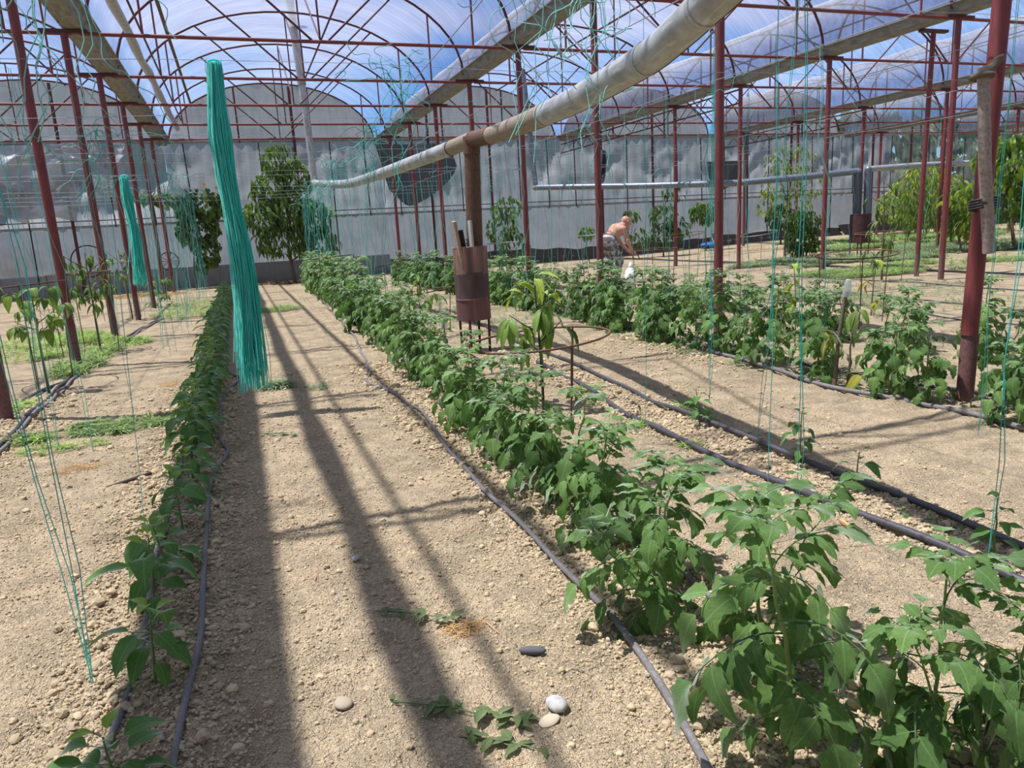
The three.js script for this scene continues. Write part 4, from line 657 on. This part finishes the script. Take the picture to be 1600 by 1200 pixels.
{ // lengths near the camera, one by one
  const R = rng(77), near = [
    [1.86, 2.4, -2.1, 1.85, 0.06, -2.05, 1, 'teal twine hanging straight down to the near right seedlings'], [1.93, 2.4, -2.3, 1.8, 0.1, -2.15, 0, 'thin teal twine slanting just left of the straight seedling twine'],
    [2.78, 2.4, -1.95, 2.3, 0.03, -1.62, 1, 'teal double twine slanting at the right edge to the hose'], [3.55, 2.4, -2.6, 3.6, 0.03, -2.65, 1, 'teal twine at the far right in front of the tied pole post'],
    [-0.95, 1.9, -3.2, -0.56, 0.03, -2.25, 1, 'green twine slanting to the soil left of the nearest peppers'], [-0.8, 2.1, -3.3, -0.55, 0.03, -2.2, 1, 'green twine meeting the slanting one left of the nearest peppers'],
    [-0.62, 1.6, -4.6, -0.55, 0.03, -3.5, 0, 'short green twine at the left of the pepper row'], [2.72, 2.4, -3.1, 2.6, 0.03, -3.2, 1, 'teal twine falling to the tall thin seedling'],
    [2.95, 2.4, -4.1, 2.85, 0.05, -4.0, 1, 'teal twine crossing behind the nearest hoop'], [3.3, 2.4, -4.6, 3.2, 0.05, -4.5, 1, 'teal twine in front of the second right post'], [-1.2, 2.4, -5.6, -1.0, 0.03, -5, 1, 'teal twine hanging over the grass patch on the left'],
    [-1.45, 2.3, -6.1, -1.25, 0.03, -5.3, 1, 'teal twine hanging by the left hoses'], [-1.0, 2.4, -6.4, -0.9, 0.03, -6.1, 0, 'thin teal twine behind the left grass patch'], [2.15, 2.4, -3.6, 2.18, 0.05, -3.7, 0, 'thin teal twine dropping to the small grass tufts']];
  for (const [x, yTop, z, x1, y1, z1, dbl, lab] of near) { const [g, m] = twine(x, z, R, { yTop, x1, z1, y1, r: 0.0017, double: !!dbl, curls: dbl, slack: 0.02, mat: M.twine }); solo('plant_twine', g, m, lab, 'twine'); }
  // big loose tangles high above the path
  [[-0.98, 2.45, -3.82, 'teal twine tangle hanging in loops at the upper left'], [-0.72, 2.45, -3.84, 'teal twine loops just right of the upper left tangle'], [1.62, 2.47, -3.82, 'teal twine tangle dangling over the flue pipe'], [2.0, 2.47, -3.8, 'teal twine loop hanging at the flue pipe near end'], [1.3, 2.47, -5.66, 'teal twine curls on the wire left of the flue pipe'], [-1.3, 2.5, -9, 'teal twine tangle between the second and third left posts'], [1.55, 2.5, -12.5, 'teal twine tangle by the far end of the flue pipe'], [1.62, 2.45, -9, 'teal twine tangle under the middle gutter'], [-0.9, 2.5, -14, 'teal twine tangle high above the climbing vine'], [1.9, 2.45, -17, 'teal twine tangle right of the tall dense tree']].forEach(([x, y, z, lab]) => {
    const g = []; for (let k = 0; k < 5; k++) { const [q] = twine(x + (R() - 0.5) * 0.3, z + (R() - 0.5) * 0.3, R, { yTop: y, x1: x + (R() - 0.5) * 0.4, z1: z, y1: y - 0.5 - 0.5 * R(), r: 0.0024 + 0.00016 * -z, curls: 2, slack: 0.15 }); g.push(...q); }
    solo('twine_tangle', g, R() < 0.5 ? M.twine : M.twinePale, lab, 'twine'); });
}

// ---------------------------------------------------------------- small things on the ground
M.stone = std({ color: C(0.52, 0.53, 0.52), roughness: 0.7, map: rep(wearT, 1, 1) });
function lump(sx, sy, sz, seed, det = 3, rough = 0.28) { const g = mergeVertices(new THREE.IcosahedronGeometry(1, det).deleteAttribute('normal').deleteAttribute('uv')), p = g.attributes.position; for (let i = 0; i < p.count; i++) { const x = p.getX(i), y = p.getY(i), z = p.getZ(i), n = (1 - rough / 2) + rough * fbm(x * 1.6 + 5 + y * 1.2, z * 1.6 + 7 - y * 0.9, 2, seed); p.setXYZ(i, x * sx * n, y * sy * n, z * sz * n); } g.computeVertexNormals(); const uv = new Float32Array(p.count * 2); for (let i = 0; i < p.count; i++) { uv[i * 2] = p.getX(i) * 4; uv[i * 2 + 1] = p.getZ(i) * 4; } g.setAttribute('uv', new THREE.BufferAttribute(uv, 2)); return g; }
function onSoil(m, x, z, up, turn = 0) { m.position.set(x, soilY(x, z) + up, z); m.rotation.y = turn; return m; }
onSoil(solo('stone', lump(0.026, 0.02, 0.034, 3), M.stone, 'smooth pale grey pebble lying in the foreground', 'stone'), 0.655, -1.6, 0.014, 0.6);
onSoil(solo('stone', lump(0.034, 0.008, 0.022, 5), std({ color: C(0.5, 0.42, 0.3), roughness: 0.9 }), 'flat beige stone flake beside the grey pebble', 'stone'), 0.615, -1.56, 0.006, 0.3);
onSoil(solo('stone', lump(0.02, 0.012, 0.016, 6, 1), M.stone, 'angular pale stone in the pipe shadow on the path', 'stone'), 0.29, -2.74, 0.012, 1);
onSoil(solo('charcoal_piece', lump(0.045, 0.013, 0.016, 7, 1), std({ color: C(0.1, 0.1, 0.11), roughness: 0.9 }), 'dark charred wood chip on the path near the tomatoes', 'charcoal'), 0.69, -1.86, 0.012, -0.5);
onSoil(solo('stone', lump(0.025, 0.014, 0.03, 9, 2), std({ color: C(0.4, 0.33, 0.24), roughness: 0.95 }), 'beige clod shaped stone left of the pale plant debris', 'stone'), 0.12, -1.85, 0.012, 0.5);
onSoil(solo('stone', lump(0.05, 0.035, 0.045, 10, 2), std({ color: C(0.45, 0.37, 0.27), roughness: 0.95 }), 'large beige clod at the foot of the tied pole post', 'stone'), 4.12, -3.42, 0.02, 0.5);
onSoil(solo('wood_chip', box(-0.045, 0.045, 0, 0.012, -0.008, 0.008), std({ color: C(0.55, 0.33, 0.15), roughness: 0.9 }), 'small orange wooden peg beside the thick right hose', 'wood chip'), 2.17, -2.12, 0.004, 1.3);
onSoil(solo('wood_stick', rod(V(-0.12, 0, 0), V(0.12, 0.015, 0), 0.011, 7), L.barkDark, 'dark rotten stick left of the pepper row', 'stick'), -0.72, -4.35, 0.008, 0.5);
onSoil(solo('bottle_scrap', lump(0.05, 0.015, 0.028, 12, 2), std({ color: C(0.75, 0.75, 0.72), roughness: 0.5 }), 'white plastic scrap between tomatoes and grass tufts', 'plastic scrap'), 1.95, -3.95, 0.01, 0.8);
// straw heaps
M.straw = std({ color: C(0.58, 0.36, 0.15), roughness: 0.9, side: THREE.DoubleSide }); M.strawPale = std({ color: C(0.6, 0.47, 0.26), roughness: 0.9 });
function straw(x, z, rx, rz, h, n, len, label, mat, seed) { const R = rng(seed), g = []; for (let k = 0; k < n; k++) { const a = R() * 6.28, q = Math.sqrt(R()), px = Math.cos(a) * q * rx, pz = Math.sin(a) * q * rz, b = R() * 6.28, l = len * (0.5 + R()), y = h * (1 - q) * R() + 0.006; g.push(taper([V(px - Math.cos(b) * l / 2, y, pz - Math.sin(b) * l / 2), V(px, y + 0.02 * len / 0.1 * R(), pz), V(px + Math.cos(b) * l / 2, y, pz + Math.sin(b) * l / 2)], len > 0.15 ? 0.004 : 0.0011, 3)); } return onSoil(solo('straw_heap', g, mat, label, 'straw', undefined, 'stuff'), x, z, 0); }
straw(0.545, -2.08, 0.06, 0.04, 0.02, 60, 0.09, 'small tuft of orange dry straw on the path', M.straw, 1);
straw(-1.05, -4.75, 0.12, 0.06, 0.02, 60, 0.1, 'orange dry straw tuft left of the pepper row', M.straw, 2);
straw(-0.75, -7.4, 0.12, 0.08, 0.02, 50, 0.1, 'orange straw tuft beyond the left grass patch', M.straw, 3);
straw(-2.6, -22.3, 1.1, 0.5, 0.14, 420, 0.24, 'heap of orange straw behind the left posts', M.straw, 4);
straw(1.0, -23.7, 0.9, 0.5, 0.16, 300, 0.24, 'brown straw mulch around the tall dense tree', std({ color: C(0.24, 0.14, 0.07), roughness: 1 }), 5);
straw(17, -20, 3.2, 0.6, 0.06, 420, 0.3, 'long strip of dry straw below the pale rear wall', M.strawPale, 6);
// scattered dry stalks and clods
{
  const R = rng(21), stalk = taper([V(-0.5, 0, 0), V(-0.1, 0.05, 0.05), V(0.5, 0, 0)], 0.02, 4), im = new THREE.InstancedMesh(stalk, M.strawPale, 700), m = new THREE.Matrix4();
  for (let k = 0; k < 700; k++) { const z = -0.95 - 9 * R() ** 1.6, x = lerp(-2.2, 3.6, R()) * (1 + 0.06 * -z), l = 0.02 + 0.08 * R() ** 2; m.compose(V(x, soilY(x, z) + 0.006, z), Q.setFromEuler(E3.set(0, R() * 6.28, (R() - 0.5) * 0.2)), V(l, l, l * 0.9)); im.setMatrixAt(k, m); im.setColorAt(k, C(0.6 + 0.5 * R(), 0.6 + 0.4 * R(), 0.6 + 0.4 * R())); }
  im.name = 'dry_stalks'; im.castShadow = im.receiveShadow = true; scene.add(im); tag(im, 'scattered dry plant stalks lying on the soil', 'stalks', undefined, 'stuff');
  const clodM = std({ color: C(0.45, 0.36, 0.235), roughness: 1, map: null });
  [1, 2, 3].forEach((v) => {
    const g = lump(1, 0.75, 0.95, 30 + v, 1, 1.1).toNonIndexed(), N = 60000, c = new THREE.InstancedMesh(g, clodM, N); g.computeVertexNormals();
    for (let k = 0; k < N; k++) {
      let x, z, t = 0; do { z = -0.95 - 6.5 * R() ** 1.35; x = lerp(-1.9, 3.1, R()) * (1 + 0.08 * Math.max(0, -z - 2)); } while (R() > 0.25 + 0.75 * bedness(x) + 0.5 * sstep(0.5, 0.62, fbm(x * 1.3, z * 1.3, 3, 140)) && ++t < 6);
      const s = (0.0017 + 0.0048 * R() ** 2.4 + (R() < 0.02 ? 0.013 * R() : 0)) * (0.85 + 0.6 * bedness(x)) * (1 + 0.12 * Math.max(0, -z - 2));
      m.compose(V(x, soilY(x, z) + s * 0.25, z), Q.setFromEuler(E3.set((R() - 0.5) * 0.6, R() * 6.28, (R() - 0.5) * 0.6)), V(s * (0.8 + 0.5 * R()), s, s * (0.8 + 0.5 * R()))); c.setMatrixAt(k, m);
      const q = 0.8 + 0.42 * R(); c.setColorAt(k, C(q, q * (0.97 + 0.04 * R()), q * (0.93 + 0.08 * R())));
    }
    c.name = numbered('soil_clods'); c.castShadow = c.receiveShadow = true; scene.add(c); tag(c, 'loose crumbs and clods of dry beige soil', 'soil clods', 'soil clods', 'stuff');
  });
}
// grass and weeds
M.grass = [leafMat(0.27, 0.4, 0.1, { map: null }), leafMat(0.34, 0.48, 0.1, { map: null }), leafMat(0.24, 0.33, 0.14, { map: null })];
const tuftG = [1, 2, 3].map((s) => { const R = rng(s * 5), g = []; for (let k = 0; k < 9; k++) g.push(put(blade(0.6 + 0.5 * R(), 0.07, 3, { droop: 0.5 + 0.5 * R(), fold: 0.5, seed: k }), (R() - 0.5) * 0.3, 0, (R() - 0.5) * 0.3, -1.2 + 0.5 * R(), R() * 6.28, 0)); return merged(g); });
function grass(x, z, rx, rz, n, h, label, mi, seed, far = false) {
  if (!far) { h *= 1.35; n = Math.round(n * 0.7); }
  const R = rng(seed), c = new THREE.InstancedMesh(tuftG[seed % 3], M.grass[mi], n), m = new THREE.Matrix4();
  for (let k = 0; k < n; k++) { let px, pz, t = 0; do { const a = R() * 6.28, q = Math.sqrt(R()); px = x + Math.cos(a) * q * rx; pz = z + Math.sin(a) * q * rz; } while (fbm(px * (far ? 0.9 : 5), pz * (far ? 0.9 : 5), 2, 160 + seed) < 0.36 && ++t < 5); const s = h * (0.5 + 0.8 * R()); m.compose(V(px, (far ? groundY(px, pz) : soilY(px, pz)) - 0.003, pz), Q.setFromEuler(E3.set(0, R() * 6.28, 0)), V(s * 1.1, s, s * 1.1)); c.setMatrixAt(k, m); const q = 0.75 + 0.5 * R(); c.setColorAt(k, C(q, q, q)); }
  c.name = numbered('grass_patch'); c.castShadow = c.receiveShadow = true; scene.add(c); return tag(c, label, 'grass', undefined, 'stuff');
}
grass(-0.9, -5.9, 0.45, 0.24, 900, 0.07, 'low green grass patch left of the pepper row', 0, 1); grass(-1.25, -5.4, 0.28, 0.12, 90, 0.05, 'sparse weeds in front of the left grass patch', 1, 2);
grass(8.2, -7.2, 3.2, 4.2, 900, 0.09, 'scattered weeds over the sunny clearing', 2, 23, true); grass(2.27, -3.92, 0.06, 0.06, 45, 0.05, 'bright green grass tuft beside the thick left hose', 1, 3); grass(2.3, -3.42, 0.05, 0.05, 36, 0.045, 'bright green grass tuft nearest along the left hose', 1, 4); grass(2.45, -5.03, 0.09, 0.08, 50, 0.055, 'green grass tuft where the left hose begins', 1, 5);
grass(2.72, -4.1, 0.12, 0.3, 110, 0.05, 'green weeds along the right hose', 0, 6); grass(0.17, -6.6, 0.14, 0.1, 70, 0.1, 'small green weed clump right of the large twine hank', 2, 7); grass(0.45, -6.4, 0.2, 0.12, 40, 0.05, 'sparse weeds across the path shadow', 2, 8);
grass(-1.85, -9.4, 0.25, 0.9, 170, 0.14, 'tall weeds at the foot of the left young trees', 0, 9); grass(-1.7, -11.2, 0.35, 0.8, 160, 0.13, 'broad weeds around the second left young tree', 1, 10); grass(-2.9, -11.6, 1.0, 1.6, 520, 0.15, 'bright green weed bed at the left edge', 1, 11, true);
grass(-1.5, -5.75, 0.12, 0.12, 60, 0.09, 'weeds under the left twin hoses', 1, 12); grass(-1.95, -7, 0.15, 0.3, 70, 0.1, 'weeds at the foot of the nearest left post', 1, 13);
grass(0.6, -14.5, 0.4, 0.5, 160, 0.1, 'grass clump at the far end of the path', 0, 14, true); grass(-1.0, -16.5, 0.8, 2.5, 420, 0.1, 'thin grass on the bare strip behind the small twine hank', 0, 15, true);
grass(3.0, -12, 1.2, 4, 700, 0.09, 'thin grass behind the drum stove', 2, 16, true);
grass(16.5, -14.6, 5.5, 1.6, 2600, 0.2, 'band of grey-green grass around the second stove', 2, 17, true); grass(14.5, -11.4, 5.5, 1.0, 1700, 0.17, 'bright grass band in the right clearing', 0, 18, true); grass(21, -18.5, 5, 2.2, 2600, 0.24, 'grass below the yellow-green citrus tree', 0, 19, true);
grass(7.6, -9.6, 1.2, 2.6, 800, 0.12, 'weeds between the right tomato rows and the clearing', 2, 20, true); grass(3.95, -2.35, 0.12, 0.1, 50, 0.05, 'bright grass tuft by the hose at the right edge', 1, 21); grass(4.3, -6.5, 0.4, 3, 500, 0.07, 'weeds under the tomato row at the right posts', 2, 22);
{ // wilted weeds lying on the path
  const wm = leafMat(0.2, 0.28, 0.11), gg = [1, 2].map((s) => blade(0.05, 0.02, 6, { jag: 0.3, droop: 0.15, fold: 0.2, seed: s }));
  [[0.41, -2.22, 0.12, 'wilted uprooted weed on the path in front of the straw tuft'], [0.36, -1.72, 0.11, 'wilted weed lying left of the grey pebble'], [0.47, -1.53, 0.09, 'wilted weed in the foreground below the grey pebble'], [0.5, -1.62, 0.06, 'small wilted weed sprig beside the grey pebble'], [0.1, -4.9, 0.12, 'wilted weed in the pipe shadow']].forEach(([x, z, r, label], i) => {
    const R = rng(200 + i), o = thing('wilted_weed', label, 'weed', [x, soilY(x, z), z]);
    mesh('stem', taper([V(-r, 0.008, -r * 0.7), V(0, 0.014, 0), V(r, 0.008, r * 0.8)], [0.0025, 0.003, 0.0015], 5), L.greenStem, o);
    for (let k = 0; k < 15; k++) { const t = R() * 2 - 1, m = mesh('leaf', gg[k % 2], wm, o); m.position.set(t * r, 0.012 + 0.008 * R(), t * r * 0.75); m.rotation.set(0.05 - 0.2 * R(), R() * 6.28, (R() - 0.5) * 0.5, 'YXZ'); m.scale.setScalar(0.6 + 0.7 * R()); }
  });
}
// hoops and wheel leaning on the rear wall
{ const a = solo('rubber_hoop', new THREE.TorusGeometry(0.46, 0.018, 8, 40), M.black, 'large black hose ring leaning on the left rear wall', 'ring'); a.position.set(-4.17, 1.0, -24.75); a.rotation.x = -0.1;
  const o = thing('spoked_wheel', 'thin spoked wheel leaning on the rear wall left of the vine', 'wheel', [-2.0, 0.86, -24.75]); mesh('rim', new THREE.TorusGeometry(0.27, 0.014, 8, 32), M.black, o); for (let k = 0; k < 5; k++) mesh('spoke', rod(V(-0.27 * Math.cos(k * 0.63), -0.27 * Math.sin(k * 0.63), 0), V(0.27 * Math.cos(k * 0.63), 0.27 * Math.sin(k * 0.63), 0), 0.008, 5), M.black, o); }
{ const o = thing('white_bag', 'crumpled white plastic bag in front of the worker', 'bag', [7.55, 0, -13.3]); const b = mesh('body', lump(0.14, 0.19, 0.13, 44, 3), std({ color: C(0.85, 0.86, 0.88), roughness: 0.5 }), o); b.position.y = 0.17; const n = mesh('knot', lump(0.05, 0.08, 0.05, 45, 2), std({ color: C(0.85, 0.86, 0.88), roughness: 0.5 }), o); n.position.y = 0.38; }
{ const o = thing('blue_tarp', 'folded bright blue plastic sheet by the rear wall', 'plastic sheet', [17.2, groundY(17.2, -24), -24]); mesh('fold', lump(0.55, 0.12, 0.3, 46, 2), std({ color: C(0.02, 0.12, 0.5), roughness: 0.5 }), o).position.y = 0.12; }
// torn dark film flaps on the rear wall
function flap(x, y, w, h, label, mat, seed) { const m = solo('torn_film', surface(14, 10, (u, v) => [(u - 0.5) * w * (1 - 0.35 * v * Math.sin(u * 5 + seed)), -v * h * (0.55 + 0.45 * Math.sin(u * 3.14 + 0.4)), 0.09 * Math.sin(u * 9 + v * 4 + seed)]), mat, label, 'torn film'); m.position.set(x, y, ZR + 0.5); return m; }
M.flap = std({ color: C(0.07, 0.08, 0.09), roughness: 0.7, side: THREE.DoubleSide });
flap(5.9, 4.2, 2.6, 2.0, 'dark torn film hanging under the flue pipe on the rear wall', M.flap, 1); flap(18.3, 3.4, 1.8, 1.1, 'dark torn film flap on the pale rear wall right of the worker', M.flap, 2); flap(12.9, 3.9, 0.4, 1.3, 'narrow dark torn strip on the pale rear wall', M.flap, 3);

// ---------------------------------------------------------------- outside: trees beyond the rear wall
{ const B = [leafMat(0.1, 0.2, 0.06), leafMat(0.16, 0.27, 0.08), leafMat(0.07, 0.15, 0.05)];
  [[29.5, -30, 3.2, 'large tree outside the clear rear film, left of four'], [33.5, -31, 3.6, 'large tree outside the clear rear film, second of four'], [38, -31, 3.4, 'large tree outside the clear rear film, third of four'], [42.5, -30, 3.6, 'large tree outside the clear rear film, right of four']].forEach(([x, z, r, label], i) => tree({ x, z, label, trunkR: 0.2, n: 800, len: 0.75, wid: 0.4, mats: [B[i % 3], B[(i + 1) % 3]], seed: 60 + i, blobs: [[0, 4.2, 0, r * 0.8, 2.0, 1.6], [-0.8, 2.2, 0, r * 0.85, 1.8, 1.5], [1, 1.4, 0, r * 0.85, 1.4, 1.4]] }));
  tree({ x: -6.6, z: -25.9, name: 'shrub', category: 'shrub', label: 'bush outside showing through the lower left rear sheet', trunkR: 0.03, n: 200, len: 0.3, wid: 0.12, mats: [L.dark], seed: 71, blobs: [[0, 1.3, 0, 0.8, 0.5, 0.3]] });
}
// ---------------------------------------------------------------- worker bending over the plants
function sdfGeometry(fn, c, half, res) {           // mesh of fn(x, y, z) = 0 (negative inside)
  const mc = new MarchingCubes(res, std({}), false, false, 200000), s = mc.size, h = s / 2;
  mc.isolation = 0;
  for (let k = 0; k < s; k++) for (let j = 0; j < s; j++) for (let i = 0; i < s; i++) mc.field[i + j * s + k * s * s] = -fn(c[0] + (i - h) / h * half, c[1] + (j - h) / h * half, c[2] + (k - h) / h * half);
  mc.update();
  const n = mc.count, p = new Float32Array(mc.positionArray.slice(0, n * 3)), nn = new Float32Array(n * 3);
  for (let i = 0; i < n; i++) for (let q = 0; q < 3; q++) p[i * 3 + q] = c[q] + p[i * 3 + q] * half;
  const e = half / res * 0.6;
  for (let i = 0; i < n; i++) { const x = p[i * 3], y = p[i * 3 + 1], z = p[i * 3 + 2], a = fn(x + e, y, z) - fn(x - e, y, z), b = fn(x, y + e, z) - fn(x, y - e, z), d = fn(x, y, z + e) - fn(x, y, z - e), l = Math.hypot(a, b, d) || 1; nn[i * 3] = a / l; nn[i * 3 + 1] = b / l; nn[i * 3 + 2] = d / l; }
  const g = new THREE.BufferGeometry(); g.setAttribute('position', new THREE.BufferAttribute(p, 3)); g.setAttribute('normal', new THREE.BufferAttribute(nn, 3)); g.setAttribute('uv', new THREE.BufferAttribute(new Float32Array(n * 2), 2)); for (let i = 0; i < n; i++) g.attributes.uv.setXY(i, p[i * 3] * 3, p[i * 3 + 1] * 3); return g;
}
const smin = (a, b, k) => { const h = Math.max(k - Math.abs(a - b), 0) / k; return Math.min(a, b) - h * h * k * 0.25; };
function cap(x, y, z, a, b, ra, rb) { const dx = b[0] - a[0], dy = b[1] - a[1], dz = b[2] - a[2], px = x - a[0], py = y - a[1], pz = z - a[2], t = clamp((px * dx + py * dy + pz * dz) / (dx * dx + dy * dy + dz * dz), 0, 1); return Math.hypot(px - dx * t, py - dy * t, pz - dz * t) - lerp(ra, rb, t); }
function joined(bones, k) { return (x, y, z) => { let d = 9; for (const [a, b, ra, rb, kk] of bones) d = smin(d, cap(x, y, z, a, b, ra, rb), kk || k); return d; }; }
{
  const o = thing('person', 'shirtless bald person in grey patterned trousers bending over the plants', 'person', [7.5, 0, -14]);
  // facing +x; joints in metres
  const hip = [-0.06, 0.88, 0], waist = [0.0, 0.99, 0], chest = [0.14, 1.12, 0], neck = [0.27, 1.2, 0], head = [0.36, 1.27, 0.0];
  const body = joined([[hip, waist, 0.135, 0.125], [[0, 0.98, -0.05], [0.13, 1.12, -0.07], 0.105, 0.125], [[0, 0.98, 0.05], [0.13, 1.12, 0.07], 0.105, 0.125], [[0.12, 1.11, -0.13], [0.12, 1.11, 0.13], 0.1, 0.1], [chest, neck, 0.13, 0.065], [neck, head, 0.06, 0.06],
    [[0.18, 1.13, 0.2], [0.24, 0.88, 0.24], 0.062, 0.046], [[0.24, 0.88, 0.24], [0.37, 0.68, 0.17], 0.045, 0.032], [[0.18, 1.13, -0.2], [0.27, 0.89, -0.23], 0.062, 0.046], [[0.27, 0.89, -0.23], [0.41, 0.71, -0.14], 0.045, 0.032]], 0.06);
  const skin = std({ color: C(0.52, 0.27, 0.18), roughness: 0.6 }), parts = [sdfGeometry(body, [0.17, 0.98, 0], 0.48, 84)];
  // head with brow, nose, jaw, ears
  const hd = (x, y, z) => { const a = -0.65, X = (x - head[0]) * Math.cos(a) - (y - head[1]) * Math.sin(a), Yy = (x - head[0]) * Math.sin(a) + (y - head[1]) * Math.cos(a), Z = z; let d = Math.hypot(X / 1.0, (Yy - 0.03) / 1.06, Z / 0.84) - 0.098; d = smin(d, cap(X, Yy, Z, [0.035, -0.05, 0], [0.05, -0.085, 0], 0.06, 0.04), 0.05); d = smin(d, cap(X, Yy, Z, [0.095, 0.01, 0], [0.115, -0.025, 0], 0.012, 0.016), 0.02); d = smin(d, cap(X, Yy, Z, [0.088, 0.03, -0.035], [0.088, 0.03, 0.035], 0.012, 0.012), 0.02); for (const s of [-1, 1]) { d = smin(d, cap(X, Yy, Z, [0, 0.015, s * 0.086], [-0.01, -0.03, s * 0.09], 0.016, 0.01), 0.01); d = Math.max(d, -(Math.hypot(X - 0.1, Yy - 0.008, Z - s * 0.034) - 0.012)); } d = Math.max(d, -(cap(X, Yy, Z, [0.098, -0.06, -0.025], [0.098, -0.06, 0.025], 0.005, 0.005))); return smin(d, cap(X, Yy, Z, [-0.03, -0.06, 0], [-0.09, -0.13, 0], 0.055, 0.06), 0.03); };
  parts.push(sdfGeometry(hd, head, 0.19, 72));
  // hands: palm, four fingers and a thumb, curled round the twine
  for (const [p, s] of [[[0.37, 0.68, 0.17], -1], [[0.41, 0.71, -0.14], 1]]) {
    const b = [[p, [p[0] + 0.06, p[1] - 0.065, p[2] + s * 0.01], 0.03, 0.034]];
    for (let k = 0; k < 4; k++) { const z = p[2] + s * 0.012 + (k - 1.5) * 0.021, l = [0.85, 1, 0.95, 0.75][k], a = [p[0] + 0.065, p[1] - 0.075, z], m = [a[0] + 0.035 * l, a[1] - 0.022 * l, z], e = [m[0] + 0.008, m[1] - 0.034 * l, z]; b.push([a, m, 0.0095, 0.009, 0.008], [m, e, 0.009, 0.008, 0.006]); }
    b.push([[p[0] + 0.02, p[1] - 0.03, p[2] - s * 0.025], [p[0] + 0.062, p[1] - 0.045, p[2] - s * 0.056], 0.012, 0.01, 0.012], [[p[0] + 0.062, p[1] - 0.045, p[2] - s * 0.056], [p[0] + 0.09, p[1] - 0.07, p[2] - s * 0.05], 0.01, 0.008, 0.008]);
    const f = joined(b, 0.02); parts.push(sdfGeometry(f, [p[0] + 0.06, p[1] - 0.06, p[2]], 0.12, 64));
  }
  mesh('body', parts, skin, o);
  const camo = dataTex(128, (x, y) => { const n = fbm(x / 16, y / 16, 3, 3, 8); return n > 0.52 ? [0.72, 0.7, 0.68] : n > 0.4 ? [0.52, 0.5, 0.5] : [0.36, 0.34, 0.35]; });
  const legs = joined([[[-0.07, 0.9, -0.06], [-0.07, 0.9, 0.06], 0.135, 0.135], [[-0.06, 0.86, 0.1], [0.1, 0.47, 0.13], 0.105, 0.08], [[0.1, 0.47, 0.13], [0.03, 0.09, 0.13], 0.082, 0.066], [[-0.06, 0.86, -0.1], [0.0, 0.46, -0.13], 0.105, 0.08], [[0, 0.46, -0.13], [-0.16, 0.09, -0.14], 0.082, 0.066], [[-0.04, 0.94, 0], [0.0, 1.0, 0], 0.142, 0.135]], 0.06);
  mesh('trousers', sdfGeometry((x, y, z) => Math.max(legs(x, y, z), y - 1.0 - 0.45 * (-x), 0.07 - y), [-0.03, 0.55, 0], 0.56, 84), std({ color: C(1, 1, 1), map: camo, roughness: 0.9 }), o);
  mesh('belt', hose([0, 1, 2, 3, 4, 5, 6, 7].map((k) => { const a = k * Math.PI / 4; return V(-0.012 + 0.125 * Math.cos(a), 0.985 - 0.058 * Math.cos(a), 0.15 * Math.sin(a)); }), 0.016, 6, 4, true), M.black, o);
  for (const [x, z] of [[0.05, 0.13], [-0.14, -0.14]]) mesh('shoe', sdfGeometry((X, Yy, Z) => Math.max(smin(cap(X, Yy, Z, [x - 0.05, 0.05, z], [x + 0.13, 0.04, z], 0.052, 0.045), cap(X, Yy, Z, [x - 0.04, 0.06, z], [x - 0.03, 0.13, z], 0.05, 0.05), 0.04), 0.004 - Yy), [x + 0.03, 0.07, z], 0.17, 40), M.black, o);
}
renderer.render(scene, camera);
